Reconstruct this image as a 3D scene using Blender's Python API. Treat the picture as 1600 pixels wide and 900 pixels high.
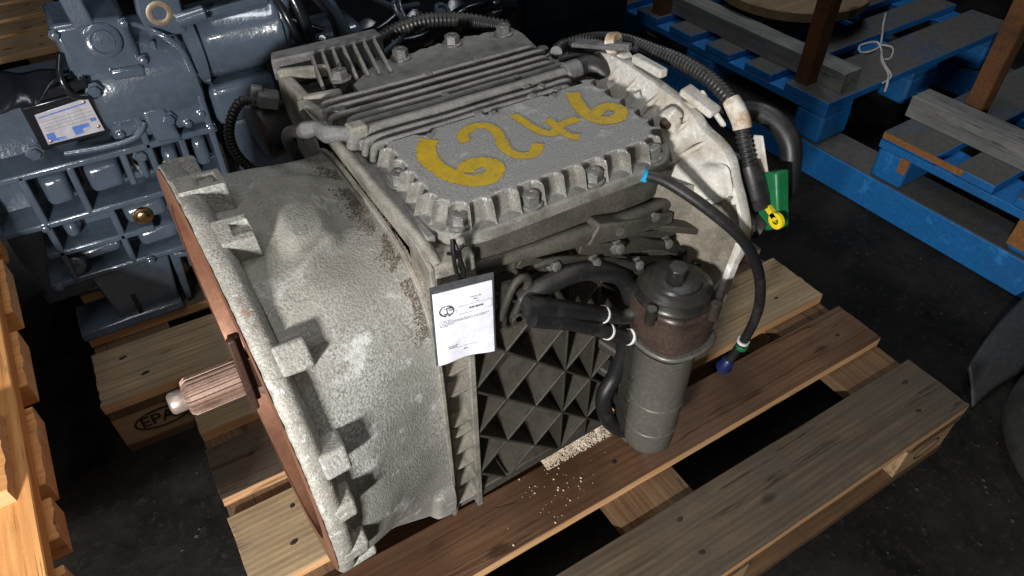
import bpy, bmesh, math, random
from mathutils import Vector, Matrix, noise
R = math.radians
random.seed(7)
for o in list(bpy.data.objects): bpy.data.objects.remove(o)
sc = bpy.context.scene
col = sc.collection

# ------------------------------------------------------------------ camera
# all building measures are millimetres, z = 0 on the main pallet's deck; PZ lifts that to metres above the floor
PZ = 144.0
def W(p): return Vector((p[0]/1000.0, p[1]/1000.0, (p[2]+PZ)/1000.0))
cam = bpy.data.cameras.new('camera'); cam_o = bpy.data.objects.new('camera', cam); col.objects.link(cam_o)
yaw, pit, rol = R(30.993), R(43.168), R(-0.387)
d_ = Vector((math.cos(pit)*math.sin(yaw), math.cos(pit)*math.cos(yaw), -math.sin(pit)))
r_ = d_.cross(Vector((0, 0, 1))).normalized(); u_ = r_.cross(d_)
r2 = math.cos(rol)*r_+math.sin(rol)*u_; u2 = -math.sin(rol)*r_+math.cos(rol)*u_
mw = Matrix((r2, u2, -d_)).transposed().to_4x4(); mw.translation = W((90.7, -250.8, 1032.2))
cam_o.matrix_world = mw
cam.sensor_width = 36; cam.lens = 1112.34/1600*36; cam.clip_start = .02; cam.clip_end = 60
sc.camera = cam_o

# ------------------------------------------------------------------ light
wd = bpy.data.worlds.new('World'); sc.world = wd; wd.use_nodes = True
bgn = wd.node_tree.nodes['Background']; bgn.inputs[0].default_value = (.55, .65, .8, 1); bgn.inputs[1].default_value = .008
def area(name, loc, target, size, power, colr, sy=None):
    l = bpy.data.lights.new(name, 'AREA'); l.energy = power; l.size = size; l.color = colr
    if sy: l.shape = 'RECTANGLE'; l.size_y = sy
    o = bpy.data.objects.new(name, l); col.objects.link(o)
    o.location = W(loc); o.rotation_euler = (W(target)-W(loc)).to_track_quat('-Z', 'Y').to_euler()
    return o
for k in range(3):   # three-cell work lamp standing low at the left front
    area('work_lamp', (-620+k*45, -520-k*25, 720+k*35), (260, 480, 260), .04, 11, (1, .98, .95), .04)
area('hall_lamp', (-350, 150, 2500), (100, 800, 0), .2, 12, (.93, .96, 1), 1.3)
area('hall_lamp', (1900, 1100, 2700), (1700, 700, 0), .2, 16, (.88, .94, 1), 1.3)
area('phone_light', (110, -262, 1050), (-20, 500, 200), .015, 1.0, (1, .91, .80))
sc.view_settings.view_transform = 'Standard'; sc.view_settings.look = 'None'
sc.view_settings.exposure = 0; sc.view_settings.gamma = 1; sc.view_settings.use_curve_mapping = False
sc.render.engine = 'CYCLES'

# ------------------------------------------------------------------ materials
def newmat(name):
    m = bpy.data.materials.new(name); m.use_nodes = True
    nt = m.node_tree; b = nt.nodes['Principled BSDF']
    return m, nt, b
def N(nt, t, **k):
    n = nt.nodes.new(t)
    for a, v in k.items():
        if a.startswith('i_'): n.inputs[a[2:].replace('_', ' ')].default_value = v
        else: setattr(n, a, v)
    return n
def c4(c): return (c[0], c[1], c[2], 1)
def ramp(nt, src, a, b_, ca=(0, 0, 0), cb=(1, 1, 1)):
    r = N(nt, 'ShaderNodeValToRGB'); e = r.color_ramp.elements
    e[0].position = a; e[0].color = c4(ca); e[1].position = b_; e[1].color = c4(cb)
    nt.links.new(src, r.inputs[0]); return r.outputs[0]
def mix(nt, f, a, b_, mode='MIX'):
    m = N(nt, 'ShaderNodeMix', data_type='RGBA', blend_type=mode)
    for s, v in ((m.inputs[0], f), (m.inputs[6], a), (m.inputs[7], b_)):
        if isinstance(v, (int, float)): s.default_value = v
        elif isinstance(v, tuple): s.default_value = c4(v)
        else: nt.links.new(v, s)
    return m.outputs[2]
def math_(nt, op, a, b_=None):
    m = N(nt, 'ShaderNodeMath', operation=op)
    for s, v in ((m.inputs[0], a), (m.inputs[1], b_)):
        if v is None: continue
        if isinstance(v, (int, float)): s.default_value = v
        else: nt.links.new(v, s)
    return m.outputs[0]
def tex(nt, vec, scale, detail=4, rough=.6):
    n = N(nt, 'ShaderNodeTexNoise'); n.inputs['Scale'].default_value = scale
    n.inputs['Detail'].default_value = detail; n.inputs['Roughness'].default_value = rough
    nt.links.new(vec, n.inputs['Vector']); return n.outputs[0]

def grit(name, c1, c2, fine=330, c3=None, dscale=14, dlo=.5, dhi=.68, rough=.7, metal=0, bump=.35, bdist=.0012,
         dust=None, dust_amt=.6, c5=None, spec=.4, rvar=.12, coat=0, med=60, mbump=.7):
    """cast metal / painted / plastic surfaces: fine grain, dirt patches, dust settled on faces that look up"""
    m, nt, b = newmat(name)
    tc = N(nt, 'ShaderNodeTexCoord').outputs['Object']
    nf = tex(nt, tc, fine, 2, .7); nm = tex(nt, tc, med, 5, .65)
    base = mix(nt, ramp(nt, nf, .40, .60), c1, c2)
    base = mix(nt, ramp(nt, nm, .35, .75), base, tuple(x*.72 for x in c1))
    if c3:
        nd = tex(nt, tc, dscale, 6, .62)
        base = mix(nt, ramp(nt, nd, dlo, dhi), base, c3)
    if c5:
        ns = tex(nt, tc, dscale*2.7, 6, .7)
        base = mix(nt, ramp(nt, ns, .58, .66), base, c5)
    if dust:
        g = N(nt, 'ShaderNodeNewGeometry'); sx = N(nt, 'ShaderNodeSeparateXYZ'); nt.links.new(g.outputs['Normal'], sx.inputs[0])
        up = ramp(nt, sx.outputs[2], .45, .95)
        f = math_(nt, 'MULTIPLY', math_(nt, 'MULTIPLY', up, ramp(nt, nm, .25, .6)), dust_amt)
        base = mix(nt, f, base, dust)
    nt.links.new(base, b.inputs['Base Color'])
    b.inputs['Metallic'].default_value = metal
    b.inputs['Specular IOR Level'].default_value = spec
    rr = math_(nt, 'ADD', math_(nt, 'MULTIPLY', nm, rvar*2), rough-rvar)
    nt.links.new(rr, b.inputs['Roughness'])
    if coat: b.inputs['Coat Weight'].default_value = coat; b.inputs['Coat Roughness'].default_value = .08
    bp = N(nt, 'ShaderNodeBump'); bp.inputs['Strength'].default_value = bump; bp.inputs['Distance'].default_value = bdist
    hh = math_(nt, 'ADD', nf, math_(nt, 'MULTIPLY', nm, mbump))
    nt.links.new(hh, bp.inputs['Height']); nt.links.new(bp.outputs[0], b.inputs['Normal'])
    return m

def wood(name, dark, light, dirt, dirt_amt=.5, knot=True, rough=.8, stain=None, grain=1.0):
    m, nt, b = newmat(name)
    tcn = N(nt, 'ShaderNodeTexCoord'); oi = N(nt, 'ShaderNodeObjectInfo')
    off = N(nt, 'ShaderNodeVectorMath', operation='MULTIPLY_ADD')
    comb = N(nt, 'ShaderNodeCombineXYZ'); 
    for k in range(3): nt.links.new(oi.outputs['Random'], comb.inputs[k])
    nt.links.new(comb.outputs[0], off.inputs[0]); off.inputs[1].default_value = (37, 19, 53); nt.links.new(tcn.outputs['Object'], off.inputs[2])
    v = off.outputs[0]
    def mapped(s):
        mp = N(nt, 'ShaderNodeMapping'); mp.inputs['Scale'].default_value = s; nt.links.new(v, mp.inputs[0]); return mp.outputs[0]
    g1 = tex(nt, mapped((2.2, 46, 46)), 1.6, 6, .62)
    g2 = tex(nt, mapped((5, 190, 190)), 1.5, 4, .7)
    wv = N(nt, 'ShaderNodeTexWave', wave_type='BANDS', bands_direction='Y'); wv.inputs['Scale'].default_value = 9
    wv.inputs['Distortion'].default_value = 9; wv.inputs['Detail'].default_value = 3; wv.inputs['Detail Scale'].default_value = .7
    nt.links.new(mapped((.35, 3.2, 3.2)), wv.inputs['Vector'])
    g = math_(nt, 'ADD', math_(nt, 'MULTIPLY', g1, .75), math_(nt, 'ADD', math_(nt, 'MULTIPLY', g2, .22), math_(nt, 'MULTIPLY', wv.outputs[1], .12*grain)))
    base = mix(nt, ramp(nt, g, .40, .78), dark, light)
    # weather and foot dirt
    nd = tex(nt, v, 9, 6, .65)
    base = mix(nt, math_(nt, 'MULTIPLY', ramp(nt, nd, .40, .60), dirt_amt), base, dirt)
    nf = tex(nt, v, 210, 3, .7)
    base = mix(nt, math_(nt, 'MULTIPLY', ramp(nt, nf, .55, .72), .35*dirt_amt+.1), base, tuple(x*.4 for x in dirt))
    # splits along the grain
    cr = tex(nt, mapped((1.1, 26, 26)), 1.0, 5, .6)
    crack = ramp(nt, math_(nt, 'ABSOLUTE', math_(nt, 'SUBTRACT', cr, .53)), .0, .012, (1, 1, 1), (0, 0, 0))
    crm = math_(nt, 'MULTIPLY', crack, ramp(nt, tex(nt, v, 4.5, 2, .5), .5, .6))
    base = mix(nt, math_(nt, 'MULTIPLY', crm, .8), base, tuple(x*.25 for x in dark))
    if knot:
        vo = N(nt, 'ShaderNodeTexVoronoi', feature='F1'); vo.inputs['Scale'].default_value = 1.0
        nt.links.new(mapped((5.5, 11, 4)), vo.inputs['Vector'])
        kn = ramp(nt, vo.outputs['Distance'], .07, .13, (1, 1, 1), (0, 0, 0))
        base = mix(nt, math_(nt, 'MULTIPLY', kn, .75), base, tuple(x*.35 for x in dark))
    if stain:
        ns = tex(nt, v, 3.2, 4, .5)
        base = mix(nt, math_(nt, 'MULTIPLY', ramp(nt, ns, .40, .58), .85), base, stain)
    nt.links.new(base, b.inputs['Base Color'])
    b.inputs['Roughness'].default_value = rough; b.inputs['Specular IOR Level'].default_value = .3
    bp = N(nt, 'ShaderNodeBump'); bp.inputs['Strength'].default_value = .55; bp.inputs['Distance'].default_value = .0016
    hh = math_(nt, 'SUBTRACT', math_(nt, 'ADD', g, math_(nt, 'MULTIPLY', nf, .25)), math_(nt, 'MULTIPLY', crm, 1.2))
    nt.links.new(hh, bp.inputs['Height']); nt.links.new(bp.outputs[0], b.inputs['Normal'])
    return m

M = {}
M['bell'] = grit('cast aluminium bell', (.42, .415, .385), (.14, .137, .124), 320, (.195, .19, .168), 7, .42, .66, .78, .1, .7, .0018, dust=(.30, .275, .225), dust_amt=.55, c5=(.47, .47, .46), mbump=.15)
M['rim'] = grit('worn flange rim', (.42, .405, .36), (.21, .20, .175), 400, (.24, .17, .13), 34, .60, .70, .62, .25, .6, .0016, c5=(.62, .62, .60))
M['face'] = grit('rust brown machined face', (.34, .17, .105), (.27, .125, .075), 200, (.17, .075, .05), 12, .5, .75, .5, .35, .15, .0006)
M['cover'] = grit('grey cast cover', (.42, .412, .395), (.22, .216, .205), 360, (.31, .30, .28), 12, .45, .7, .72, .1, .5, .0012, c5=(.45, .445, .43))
M['shoulder'] = grit('grimy upper case and shaded skirt', (.105, .098, .083), (.062, .058, .048), 260, (.036, .033, .027), 14, .44, .66, .6, .15, .45, .0014, dust=(.17, .155, .13), dust_amt=.5)
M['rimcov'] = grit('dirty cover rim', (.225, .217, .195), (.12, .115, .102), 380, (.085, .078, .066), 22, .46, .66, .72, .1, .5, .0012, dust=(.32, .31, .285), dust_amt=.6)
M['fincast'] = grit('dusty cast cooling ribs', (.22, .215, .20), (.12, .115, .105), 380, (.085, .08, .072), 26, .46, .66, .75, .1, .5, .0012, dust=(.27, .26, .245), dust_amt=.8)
M['dirty'] = grit('oily dirty case and shaded gaps', (.036, .033, .027), (.022, .020, .017), 260, (.016, .015, .013), 16, .42, .66, .55, .15, .4, .0012, dust=(.12, .108, .088), dust_amt=.5)
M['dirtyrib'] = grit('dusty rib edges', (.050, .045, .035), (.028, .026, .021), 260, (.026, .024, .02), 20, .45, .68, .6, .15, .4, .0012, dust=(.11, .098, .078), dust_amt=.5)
M['frame'] = grit('stained front frame', (.30, .285, .245), (.165, .155, .13), 360, (.10, .092, .075), 18, .44, .66, .75, .1, .55, .0014, dust=(.40, .37, .31), dust_amt=.6)
M['white'] = grit('whitened cast rear housing', (.62, .60, .55), (.47, .45, .405), 260, (.33, .285, .215), 13, .48, .68, .7, .05, .35, .0012, c5=(.74, .73, .70))
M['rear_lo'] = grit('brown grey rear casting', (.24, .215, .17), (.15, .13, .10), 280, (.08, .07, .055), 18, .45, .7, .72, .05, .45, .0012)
M['steel'] = grit('bolt steel', (.25, .25, .245), (.15, .15, .145), 300, (.12, .10, .08), 40, .5, .7, .5, .6, .3, .0006, dust=(.30, .285, .25), dust_amt=.6)
M['shaft'] = grit('splined shaft steel', (.36, .25, .20), (.27, .18, .14), 260, (.17, .10, .07), 35, .5, .7, .48, .45, .15, .0005)
M['shaft_tip'] = grit('polished pilot', (.46, .38, .33), (.38, .31, .27), 260, rough=.38, metal=.6, bump=.1, bdist=.0004)
M['lever'] = grit('dark brown forging', (.075, .04, .028), (.045, .026, .02), 300, rough=.5, metal=.3, bump=.3)
M['can'] = grit('dull grey filter canister', (.17, .162, .142), (.125, .12, .106), 180, (.13, .12, .105), 14, .5, .75, .42, .35, .2, .0006)
M['canhead'] = grit('brown filter head', (.085, .056, .044), (.05, .034, .028), 220, (.02, .017, .015), 18, .45, .65, .35, .2, .25, .0006)
M['cap'] = grit('black filter cap', (.020, .019, .017), (.012, .012, .011), 220, (.035, .03, .022), 20, .5, .65, .32, .0, .2, .0006, dust=(.06, .055, .045), dust_amt=.4)
M['rubber'] = grit('black rubber hose', (.014, .014, .015), (.009, .009, .010), 300, (.035, .033, .03), 26, .52, .72, .45, 0, .25, .0006, dust=(.075, .07, .062), dust_amt=.45)
M['conduit'] = grit('black corrugated conduit', (.020, .020, .021), (.012, .012, .013), 300, (.05, .047, .042), 26, .55, .75, .42, 0, .2, .0005, dust=(.09, .085, .075), dust_amt=.45)
M['greyplastic'] = grit('dusty grey plastic', (.15, .15, .153), (.09, .09, .093), 240, (.06, .058, .055), 26, .45, .65, .6, 0, .4, .0012, dust=(.25, .243, .235), dust_amt=.6)
M['blueplug'] = grit('blue plastic plug', (.012, .02, .10), (.008, .014, .07), 200, rough=.4, bump=.1)
M['cyan'] = grit('light blue tape', (.02, .35, .65), (.02, .30, .55), 200, rough=.5, bump=.1)
M['whitering'] = grit('white marking ring', (.72, .72, .70), (.6, .6, .58), 200, rough=.5, bump=.1)
M['tape'] = grit('stained white tape', (.70, .66, .58), (.55, .48, .38), 120, (.34, .22, .12), 40, .45, .62, .7, 0, .4, .001)
M['green'] = grit('green plastic', (.010, .15, .05), (.007, .11, .035), 200, (.01, .09, .03), 18, .5, .7, .42, 0, .15, .0005)
M['yellowplastic'] = grit('yellow plastic', (.78, .60, .02), (.68, .50, .015), 200, rough=.45, bump=.1)
M['saw'] = grit('absorbent crumbs', (.62, .52, .40), (.44, .35, .25), 160, (.72, .64, .52), 60, .5, .6, .95, 0, .6, .002)
M['crumb'] = grit('brown dirt crumbs', (.17, .14, .11), (.08, .064, .05), 200, rough=.95, bump=.5, bdist=.002)
M['troughdirt'] = grit('packed brown dirt', (.20, .165, .13), (.10, .08, .062), 300, (.26, .225, .18), 20, .45, .65, .95, 0, .8, .003)
M['paper'] = grit('white paper', (.80, .80, .90), (.78, .78, .88), 60, rough=.6, bump=.05, bdist=.0003)
M['ink'] = grit('black ink', (.03, .03, .035), (.02, .02, .025), 100, rough=.6, bump=0)
M['inkgrey'] = grit('grey print', (.30, .30, .34), (.26, .26, .30), 100, rough=.6, bump=0)
M['sleeve'] = grit('clear plastic sleeve edge', (.075, .078, .085), (.05, .053, .06), 100, rough=.15, bump=.05)
M['strap'] = grit('black cable tie', (.01, .01, .01), (.008, .008, .008), 100, rough=.35, bump=.05)
# glossy slate paint on the second gearbox
M['slate'] = grit('glossy slate blue paint', (.078, .104, .140), (.072, .096, .130), 90, (.058, .079, .109), 6, .5, .8, .20, 0, .30, .0016, spec=.6, rvar=.05, coat=.8, med=42, mbump=1.8)
M['slate_dark'] = grit('black glossy paint', (.012, .014, .018), (.010, .012, .015), 90, rough=.22, bump=.15, spec=.5, rvar=.05)
M['brass'] = grit('brass plug', (.80, .55, .28), (.65, .42, .2), 150, rough=.25, metal=1, bump=.1)
M['brassdull'] = grit('dull brass hole', (.42, .34, .24), (.32, .25, .17), 150, rough=.4, metal=.7, bump=.1)
M['plate'] = grit('printed metal plate', (.62, .61, .66), (.55, .54, .60), 110, (.42, .41, .46), 30, .5, .7, .35, .3, .1, .0003)
M['plateblue'] = grit('blue print', (.10, .20, .55), (.08, .16, .46), 110, (.3, .35, .6), 60, .5, .65, .4, 0, .05, .0003)
M['darkmachine'] = grit('black machinery', (.008, .009, .011), (.005, .006, .008), 90, rough=.3, bump=.2, spec=.4)
M['bluepaint'] = grit('worn blue paint', (.012, .175, .50), (.010, .145, .43), 120, (.018, .11, .29), 7, .5, .72, .6, 0, .35, .0015, c5=(.03, .24, .60))
M['bluewood'] = grit('blue stained worn deck', (.085, .085, .08), (.05, .052, .052), 130, (.015, .06, .16), 6, .52, .66, .8, 0, .4, .0015, dust=(.12, .115, .10), dust_amt=.7)
M['orangechip'] = grit('bare orange wood chip', (.34, .15, .045), (.24, .10, .03), 120, rough=.85, bump=.4)
M['rust'] = grit('rusty steel post', (.20, .085, .03), (.12, .05, .02), 160, (.07, .035, .02), 14, .45, .65, .75, .2, .4, .0012)
M['greywood'] = wood('grey weathered timber', (.16, .16, .155), (.30, .295, .28), (.10, .10, .095), .5)
M['tanwood'] = wood('tan plywood disc', (.22, .15, .08), (.36, .26, .15), (.14, .10, .06), .4)
M['string'] = grit('white string', (.62, .61, .58), (.5, .49, .46), 200, rough=.8, bump=.1)
M['greysheet'] = grit('dark grey plastic sheet', (.05, .05, .05), (.036, .036, .037), 120, (.026, .026, .026), 6, .5, .7, .45, 0, .2, .0008)
M['tyre'] = grit('dusty rubber', (.024, .024, .022), (.015, .015, .014), 200, (.045, .043, .038), 9, .45, .65, .85, 0, .4, .001)
# timber
M['deck'] = wood('warm lit weathered deck timber', (.19, .128, .068), (.42, .31, .178), (.21, .165, .112), .6)  # weathered timber, yellowed to carry the warm light on the left boards
M['deck2'] = wood('oil stained deck timber', (.085, .040, .019), (.19, .098, .050), (.09, .055, .034), .55, stain=(.048, .021, .010), rough=.6)
M['deck3'] = wood('grey brown deck timber', (.062, .043, .027), (.145, .105, .068), (.066, .054, .040), .75)
M['edge'] = wood('sawn edge timber', (.50, .27, .12), (.76, .48, .25), (.44, .26, .14), .22, knot=False)
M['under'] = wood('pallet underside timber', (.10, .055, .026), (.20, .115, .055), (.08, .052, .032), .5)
M['block'] = wood('pallet block timber', (.34, .21, .11), (.52, .36, .20), (.26, .18, .11), .4)
M['fresh'] = wood('fresh orange timber', (.52, .22, .065), (.74, .38, .14), (.48, .24, .10), .3)
M['freshend_lit'] = wood('pale end grain brightened as lit', (.52, .29, .13), (.76, .48, .26), (.42, .23, .11), .4, knot=False)  # end grain coloured brighter to stand for strong light on these ends
M['burn'] = grit('burnt mark', (.035, .022, .014), (.02, .014, .01), 150, rough=.9, bump=0)
M['nail'] = grit('nail', (.05, .035, .028), (.03, .02, .018), 200, rough=.6, metal=.5, bump=.1)

def paint_mat():
    m, nt, b = newmat('yellow marker paint')
    tc = N(nt, 'ShaderNodeTexCoord').outputs['Object']
    at = N(nt, 'ShaderNodeAttribute', attribute_name='edge')
    n1 = tex(nt, tc, 260, 4, .7); n2 = tex(nt, tc, 70, 4, .6)
    base = mix(nt, ramp(nt, n2, .35, .7), (.66, .43, .008), (.50, .32, .012))
    base = mix(nt, ramp(nt, n1, .54, .66), base, (.34, .27, .11))
    cmb = N(nt, 'ShaderNodeCombineXYZ'); nt.links.new(math_(nt, 'MULTIPLY', at.outputs['Fac'], 9.0), cmb.inputs[0])
    vm = N(nt, 'ShaderNodeVectorMath', operation='MULTIPLY_ADD'); nt.links.new(tc, vm.inputs[0]); vm.inputs[1].default_value = (14, 14, 14); nt.links.new(cmb.outputs[0], vm.inputs[2])
    st = tex(nt, vm.outputs[0], 1.6, 3, .6)
    base = mix(nt, math_(nt, 'MULTIPLY', ramp(nt, st, .50, .68), .75), base, (.33, .235, .05))
    nt.links.new(base, b.inputs['Base Color']); b.inputs['Roughness'].default_value = .6
    s = math_(nt, 'ADD', at.outputs['Fac'], math_(nt, 'MULTIPLY', math_(nt, 'SUBTRACT', n1, .5), .8))
    al = ramp(nt, s, .80, .95, (1, 1, 1), (0, 0, 0)); nt.links.new(al, b.inputs['Alpha'])
    return m
M['yellow'] = paint_mat()

def floor_mat():
    m, nt, b = newmat('dirty dark floor')
    tc = N(nt, 'ShaderNodeTexCoord').outputs['Object']
    n1 = tex(nt, tc, 5, 8, .7); n2 = tex(nt, tc, 60, 5, .7); n3 = tex(nt, tc, 170, 2, .6)
    base = mix(nt, ramp(nt, n1, .35, .7), (.005, .0047, .0043), (.026, .024, .021))
    base = mix(nt, ramp(nt, n2, .55, .75), base, (.036, .033, .029))
    base = mix(nt, ramp(nt, n3, .74, .80), base, (.07, .066, .06))
    nt.links.new(base, b.inputs['Base Color'])
    nt.links.new(ramp(nt, n1, .3, .7, (.55, .55, .55), (.95, .95, .95)), b.inputs['Roughness'])
    b.inputs['Specular IOR Level'].default_value = .1
    bp = N(nt, 'ShaderNodeBump'); bp.inputs['Strength'].default_value = .6; bp.inputs['Distance'].default_value = .004
    nt.links.new(math_(nt, 'ADD', n2, n1), bp.inputs['Height']); nt.links.new(bp.outputs[0], b.inputs['Normal'])
    return m
M['floor'] = floor_mat()

# ------------------------------------------------------------------ building helpers
ORG = {}
def thing(name, label, cat, base, group=None):
    o = bpy.data.objects.new(name, None); o.empty_display_size = .05; col.objects.link(o)
    o.location = W(base); ORG[o] = W(base)
    o['label'] = label; o['category'] = cat
    if group: o['group'] = group
    return o
class MB:
    def __init__(s): s.v = []; s.f = []; s.mi = []; s.edge = None
    def add(s, vs, fs, mi=0):
        n = len(s.v); s.v += [tuple(p) for p in vs]; s.f += [tuple(i+n for i in f) for f in fs]; s.mi += [mi]*len(fs); return s
    def box(s, x0, x1, y0, y1, z0, z1, mi=0):
        return s.add([(x, y, z) for x in (x0, x1) for y in (y0, y1) for z in (z0, z1)],
                     [(0, 1, 3, 2), (4, 6, 7, 5), (0, 4, 5, 1), (2, 3, 7, 6), (0, 2, 6, 4), (1, 5, 7, 3)], mi)
    def hexa(s, p, mi=0):   # 8 corners: bottom ring 0-3, top ring 4-7
        return s.add(p, [(3, 2, 1, 0), (4, 5, 6, 7), (0, 1, 5, 4), (1, 2, 6, 5), (2, 3, 7, 6), (3, 0, 4, 7)], mi)
    def prism(s, poly, ax, a0, a1, mi=0):  # poly in the two other axes (cyclic order y,z / x,z / x,y)
        def P(q, a): return {'x': (a, q[0], q[1]), 'y': (q[0], a, q[1]), 'z': (q[0], q[1], a)}[ax]
        n = len(poly); vs = [P(q, a0) for q in poly]+[P(q, a1) for q in poly]
        fs = [tuple(range(n))[::-1], tuple(range(n, 2*n))]+[(i, (i+1) % n, n+(i+1) % n, n+i) for i in range(n)]
        return s.add(vs, fs, mi)
    def bar(s, p0, p1, w, h, up=(0, 0, 1), mi=0):
        p0, p1 = Vector(p0), Vector(p1); d = (p1-p0).normalized(); u = Vector(up); u = (u-d*u.dot(d)).normalized(); r = d.cross(u)
        return s.hexa([p+r*a*w/2+u*b*h/2 for b in (-1, 1) for p, a in ((p0, -1), (p0, 1), (p1, 1), (p1, -1))], mi)
    def lathe(s, o, ax, prof, n=24, mi=0, cap=True):   # prof: (distance along axis, radius)
        o, ax = Vector(o), Vector(ax).normalized(); t = Vector((0, 0, 1)) if abs(ax.z) < .9 else Vector((1, 0, 0))
        u = ax.cross(t).normalized(); w = ax.cross(u)
        vs = [o+ax*a+(u*math.cos(2*math.pi*k/n)+w*math.sin(2*math.pi*k/n))*r for a, r in prof for k in range(n)]
        fs = [(i*n+k, i*n+(k+1) % n, (i+1)*n+(k+1) % n, (i+1)*n+k) for i in range(len(prof)-1) for k in range(n)]
        if cap: fs += [tuple(range(n))[::-1], tuple(range((len(prof)-1)*n, len(prof)*n))]
        return s.add(vs, fs, mi)
    def cyl(s, p0, p1, r0, r1=None, n=20, mi=0):
        p0, p1 = Vector(p0), Vector(p1); r1 = r0 if r1 is None else r1; L = (p1-p0).length; c = min(r0, r1, L/2)*.12
        return s.lathe(p0, p1-p0, [(0, r0-c), (c, r0), (L-c, r1), (L, r1-c)], n, mi)
    def tube(s, pts, r, n=12, ridge=0, pitch=0, mi=0, sub=8):
        P = [Vector(p) for p in pts]; Q = []; RR = []
        rr = r if isinstance(r, (list, tuple)) else [r]*len(P)
        for i in range(len(P)-1):
            a, b, c_, d = P[max(i-1, 0)], P[i], P[i+1], P[min(i+2, len(P)-1)]
            for k in range(sub):
                t = k/sub
                Q.append(.5*((2*b)+(c_-a)*t+(2*a-5*b+4*c_-d)*t*t+(3*b-a-3*c_+d)*t**3)); RR.append(rr[i]*(1-t)+rr[i+1]*t)
        Q.append(P[-1]); RR.append(rr[-1])
        if pitch:   # resample for corrugation
            cum = [0]
            for i in range(1, len(Q)): cum.append(cum[-1]+(Q[i]-Q[i-1]).length)
            m = max(4, int(cum[-1]/(pitch/4))); Q2 = []; R2 = []; j = 0
            for k in range(m+1):
                t = cum[-1]*k/m
                while j < len(Q)-2 and cum[j+1] < t: j += 1
                w = (t-cum[j])/max(1e-6, cum[j+1]-cum[j]); Q2.append(Q[j].lerp(Q[j+1], w))
                R2.append(RR[j]*(1-w)+RR[j+1]*w-(ridge if k % 4 in (0, 1) else 0))
            Q, RR = Q2, R2
        u = None; vs = []
        for i, q in enumerate(Q):
            d = (Q[min(i+1, len(Q)-1)]-Q[max(i-1, 0)]).normalized()
            if u is None: u = d.orthogonal().normalized()
            u = (u-d*u.dot(d)).normalized(); w = d.cross(u)
            vs += [q+(u*math.cos(2*math.pi*k/n)+w*math.sin(2*math.pi*k/n))*RR[i] for k in range(n)]
        L = len(Q)
        fs = [(i*n+k, i*n+(k+1) % n, (i+1)*n+(k+1) % n, (i+1)*n+k) for i in range(L-1) for k in range(n)]
        fs += [tuple(range(n))[::-1], tuple(range((L-1)*n, L*n))]
        return s.add(vs, fs, mi)
    def grid(s, fn, nu, nv, cu=False, cv=False, mi=0):
        vs = [fn(i/(nu if cu else nu-1), j/(nv if cv else nv-1)) for i in range(nu) for j in range(nv)]
        fs = [(i*nv+j, ((i+1) % nu)*nv+j, ((i+1) % nu)*nv+(j+1) % nv, i*nv+(j+1) % nv)
              for i in range(nu if cu else nu-1) for j in range(nv if cv else nv-1)]
        return s.add(vs, fs, mi)
    def mesh(s, name, mats, org, smooth=40, world=True):
        me = bpy.data.meshes.new(name)
        if world: vs = [W(p)-org for p in s.v]
        else: vs = [Vector(p)/1000 for p in s.v]
        me.from_pydata(vs, [], s.f); me.validate(clean_customdata=False)
        for m in mats: me.materials.append(m)
        if len(mats) > 1 and len(me.polygons) == len(s.mi):
            for p, i in zip(me.polygons, s.mi): p.material_index = i
        bm = bmesh.new(); bm.from_mesh(me); bmesh.ops.recalc_face_normals(bm, faces=bm.faces); bm.to_mesh(me); bm.free()
        if smooth:
            me.polygons.foreach_set('use_smooth', [True]*len(me.polygons)); me.set_sharp_from_angle(angle=R(smooth))
        me.update(); return me
    def build(s, name, mat, parent=None, smooth=40, bevel=0, seg=2, label=None, base=None):
        mats = [M[m] for m in (mat if isinstance(mat, (list, tuple)) else [mat])]
        org = ORG[parent] if parent else (W(base) if base else Vector((0, 0, 0)))
        o = bpy.data.objects.new(name, s.mesh(name, mats, org, smooth)); col.objects.link(o)
        if parent: o.parent = parent
        else: o.location = org
        ORG[o] = org
        if bevel:
            b = o.modifiers.new('bevel', 'BEVEL'); b.width = bevel/1000; b.segments = seg; b.limit_method = 'ANGLE'; b.angle_limit = R(38); b.harden_normals = False
        if label: o['label'] = label
        return o
def inst(name, me, pos, parent=None, rot=(0, 0, 0), scale=None):
    o = bpy.data.objects.new(name, me); col.objects.link(o)
    if parent: o.parent = parent; o.location = W(pos)-ORG[parent]
    else: o.location = W(pos)
    o.rotation_euler = rot
    if scale: o.scale = scale
    ORG[o] = W(pos)
    return o
def tag(o, label, cat=None, group=None, kind=None):
    if label: o['label'] = label
    if cat: o['category'] = cat
    if group: o['group'] = group
    if kind: o['kind'] = kind
    return o
def lerp(a, b, t): return a+(b-a)*t
def sst(a, b, x):
    t = min(1, max(0, (x-a)/(b-a))); return t*t*(3-2*t)
def nz(x, y, z, s): return noise.noise(Vector((x*s, y*s, z*s)))

# ------------------------------------------------------------------ floor
mb = MB(); mb.grid(lambda u, v: (lerp(-4000, 6500, u), lerp(-1800, 8000, v), -PZ), 40, 40)
tag(mb.build('floor', 'floor', smooth=0), 'dark dirty workshop floor strewn with grit', kind='structure')

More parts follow.
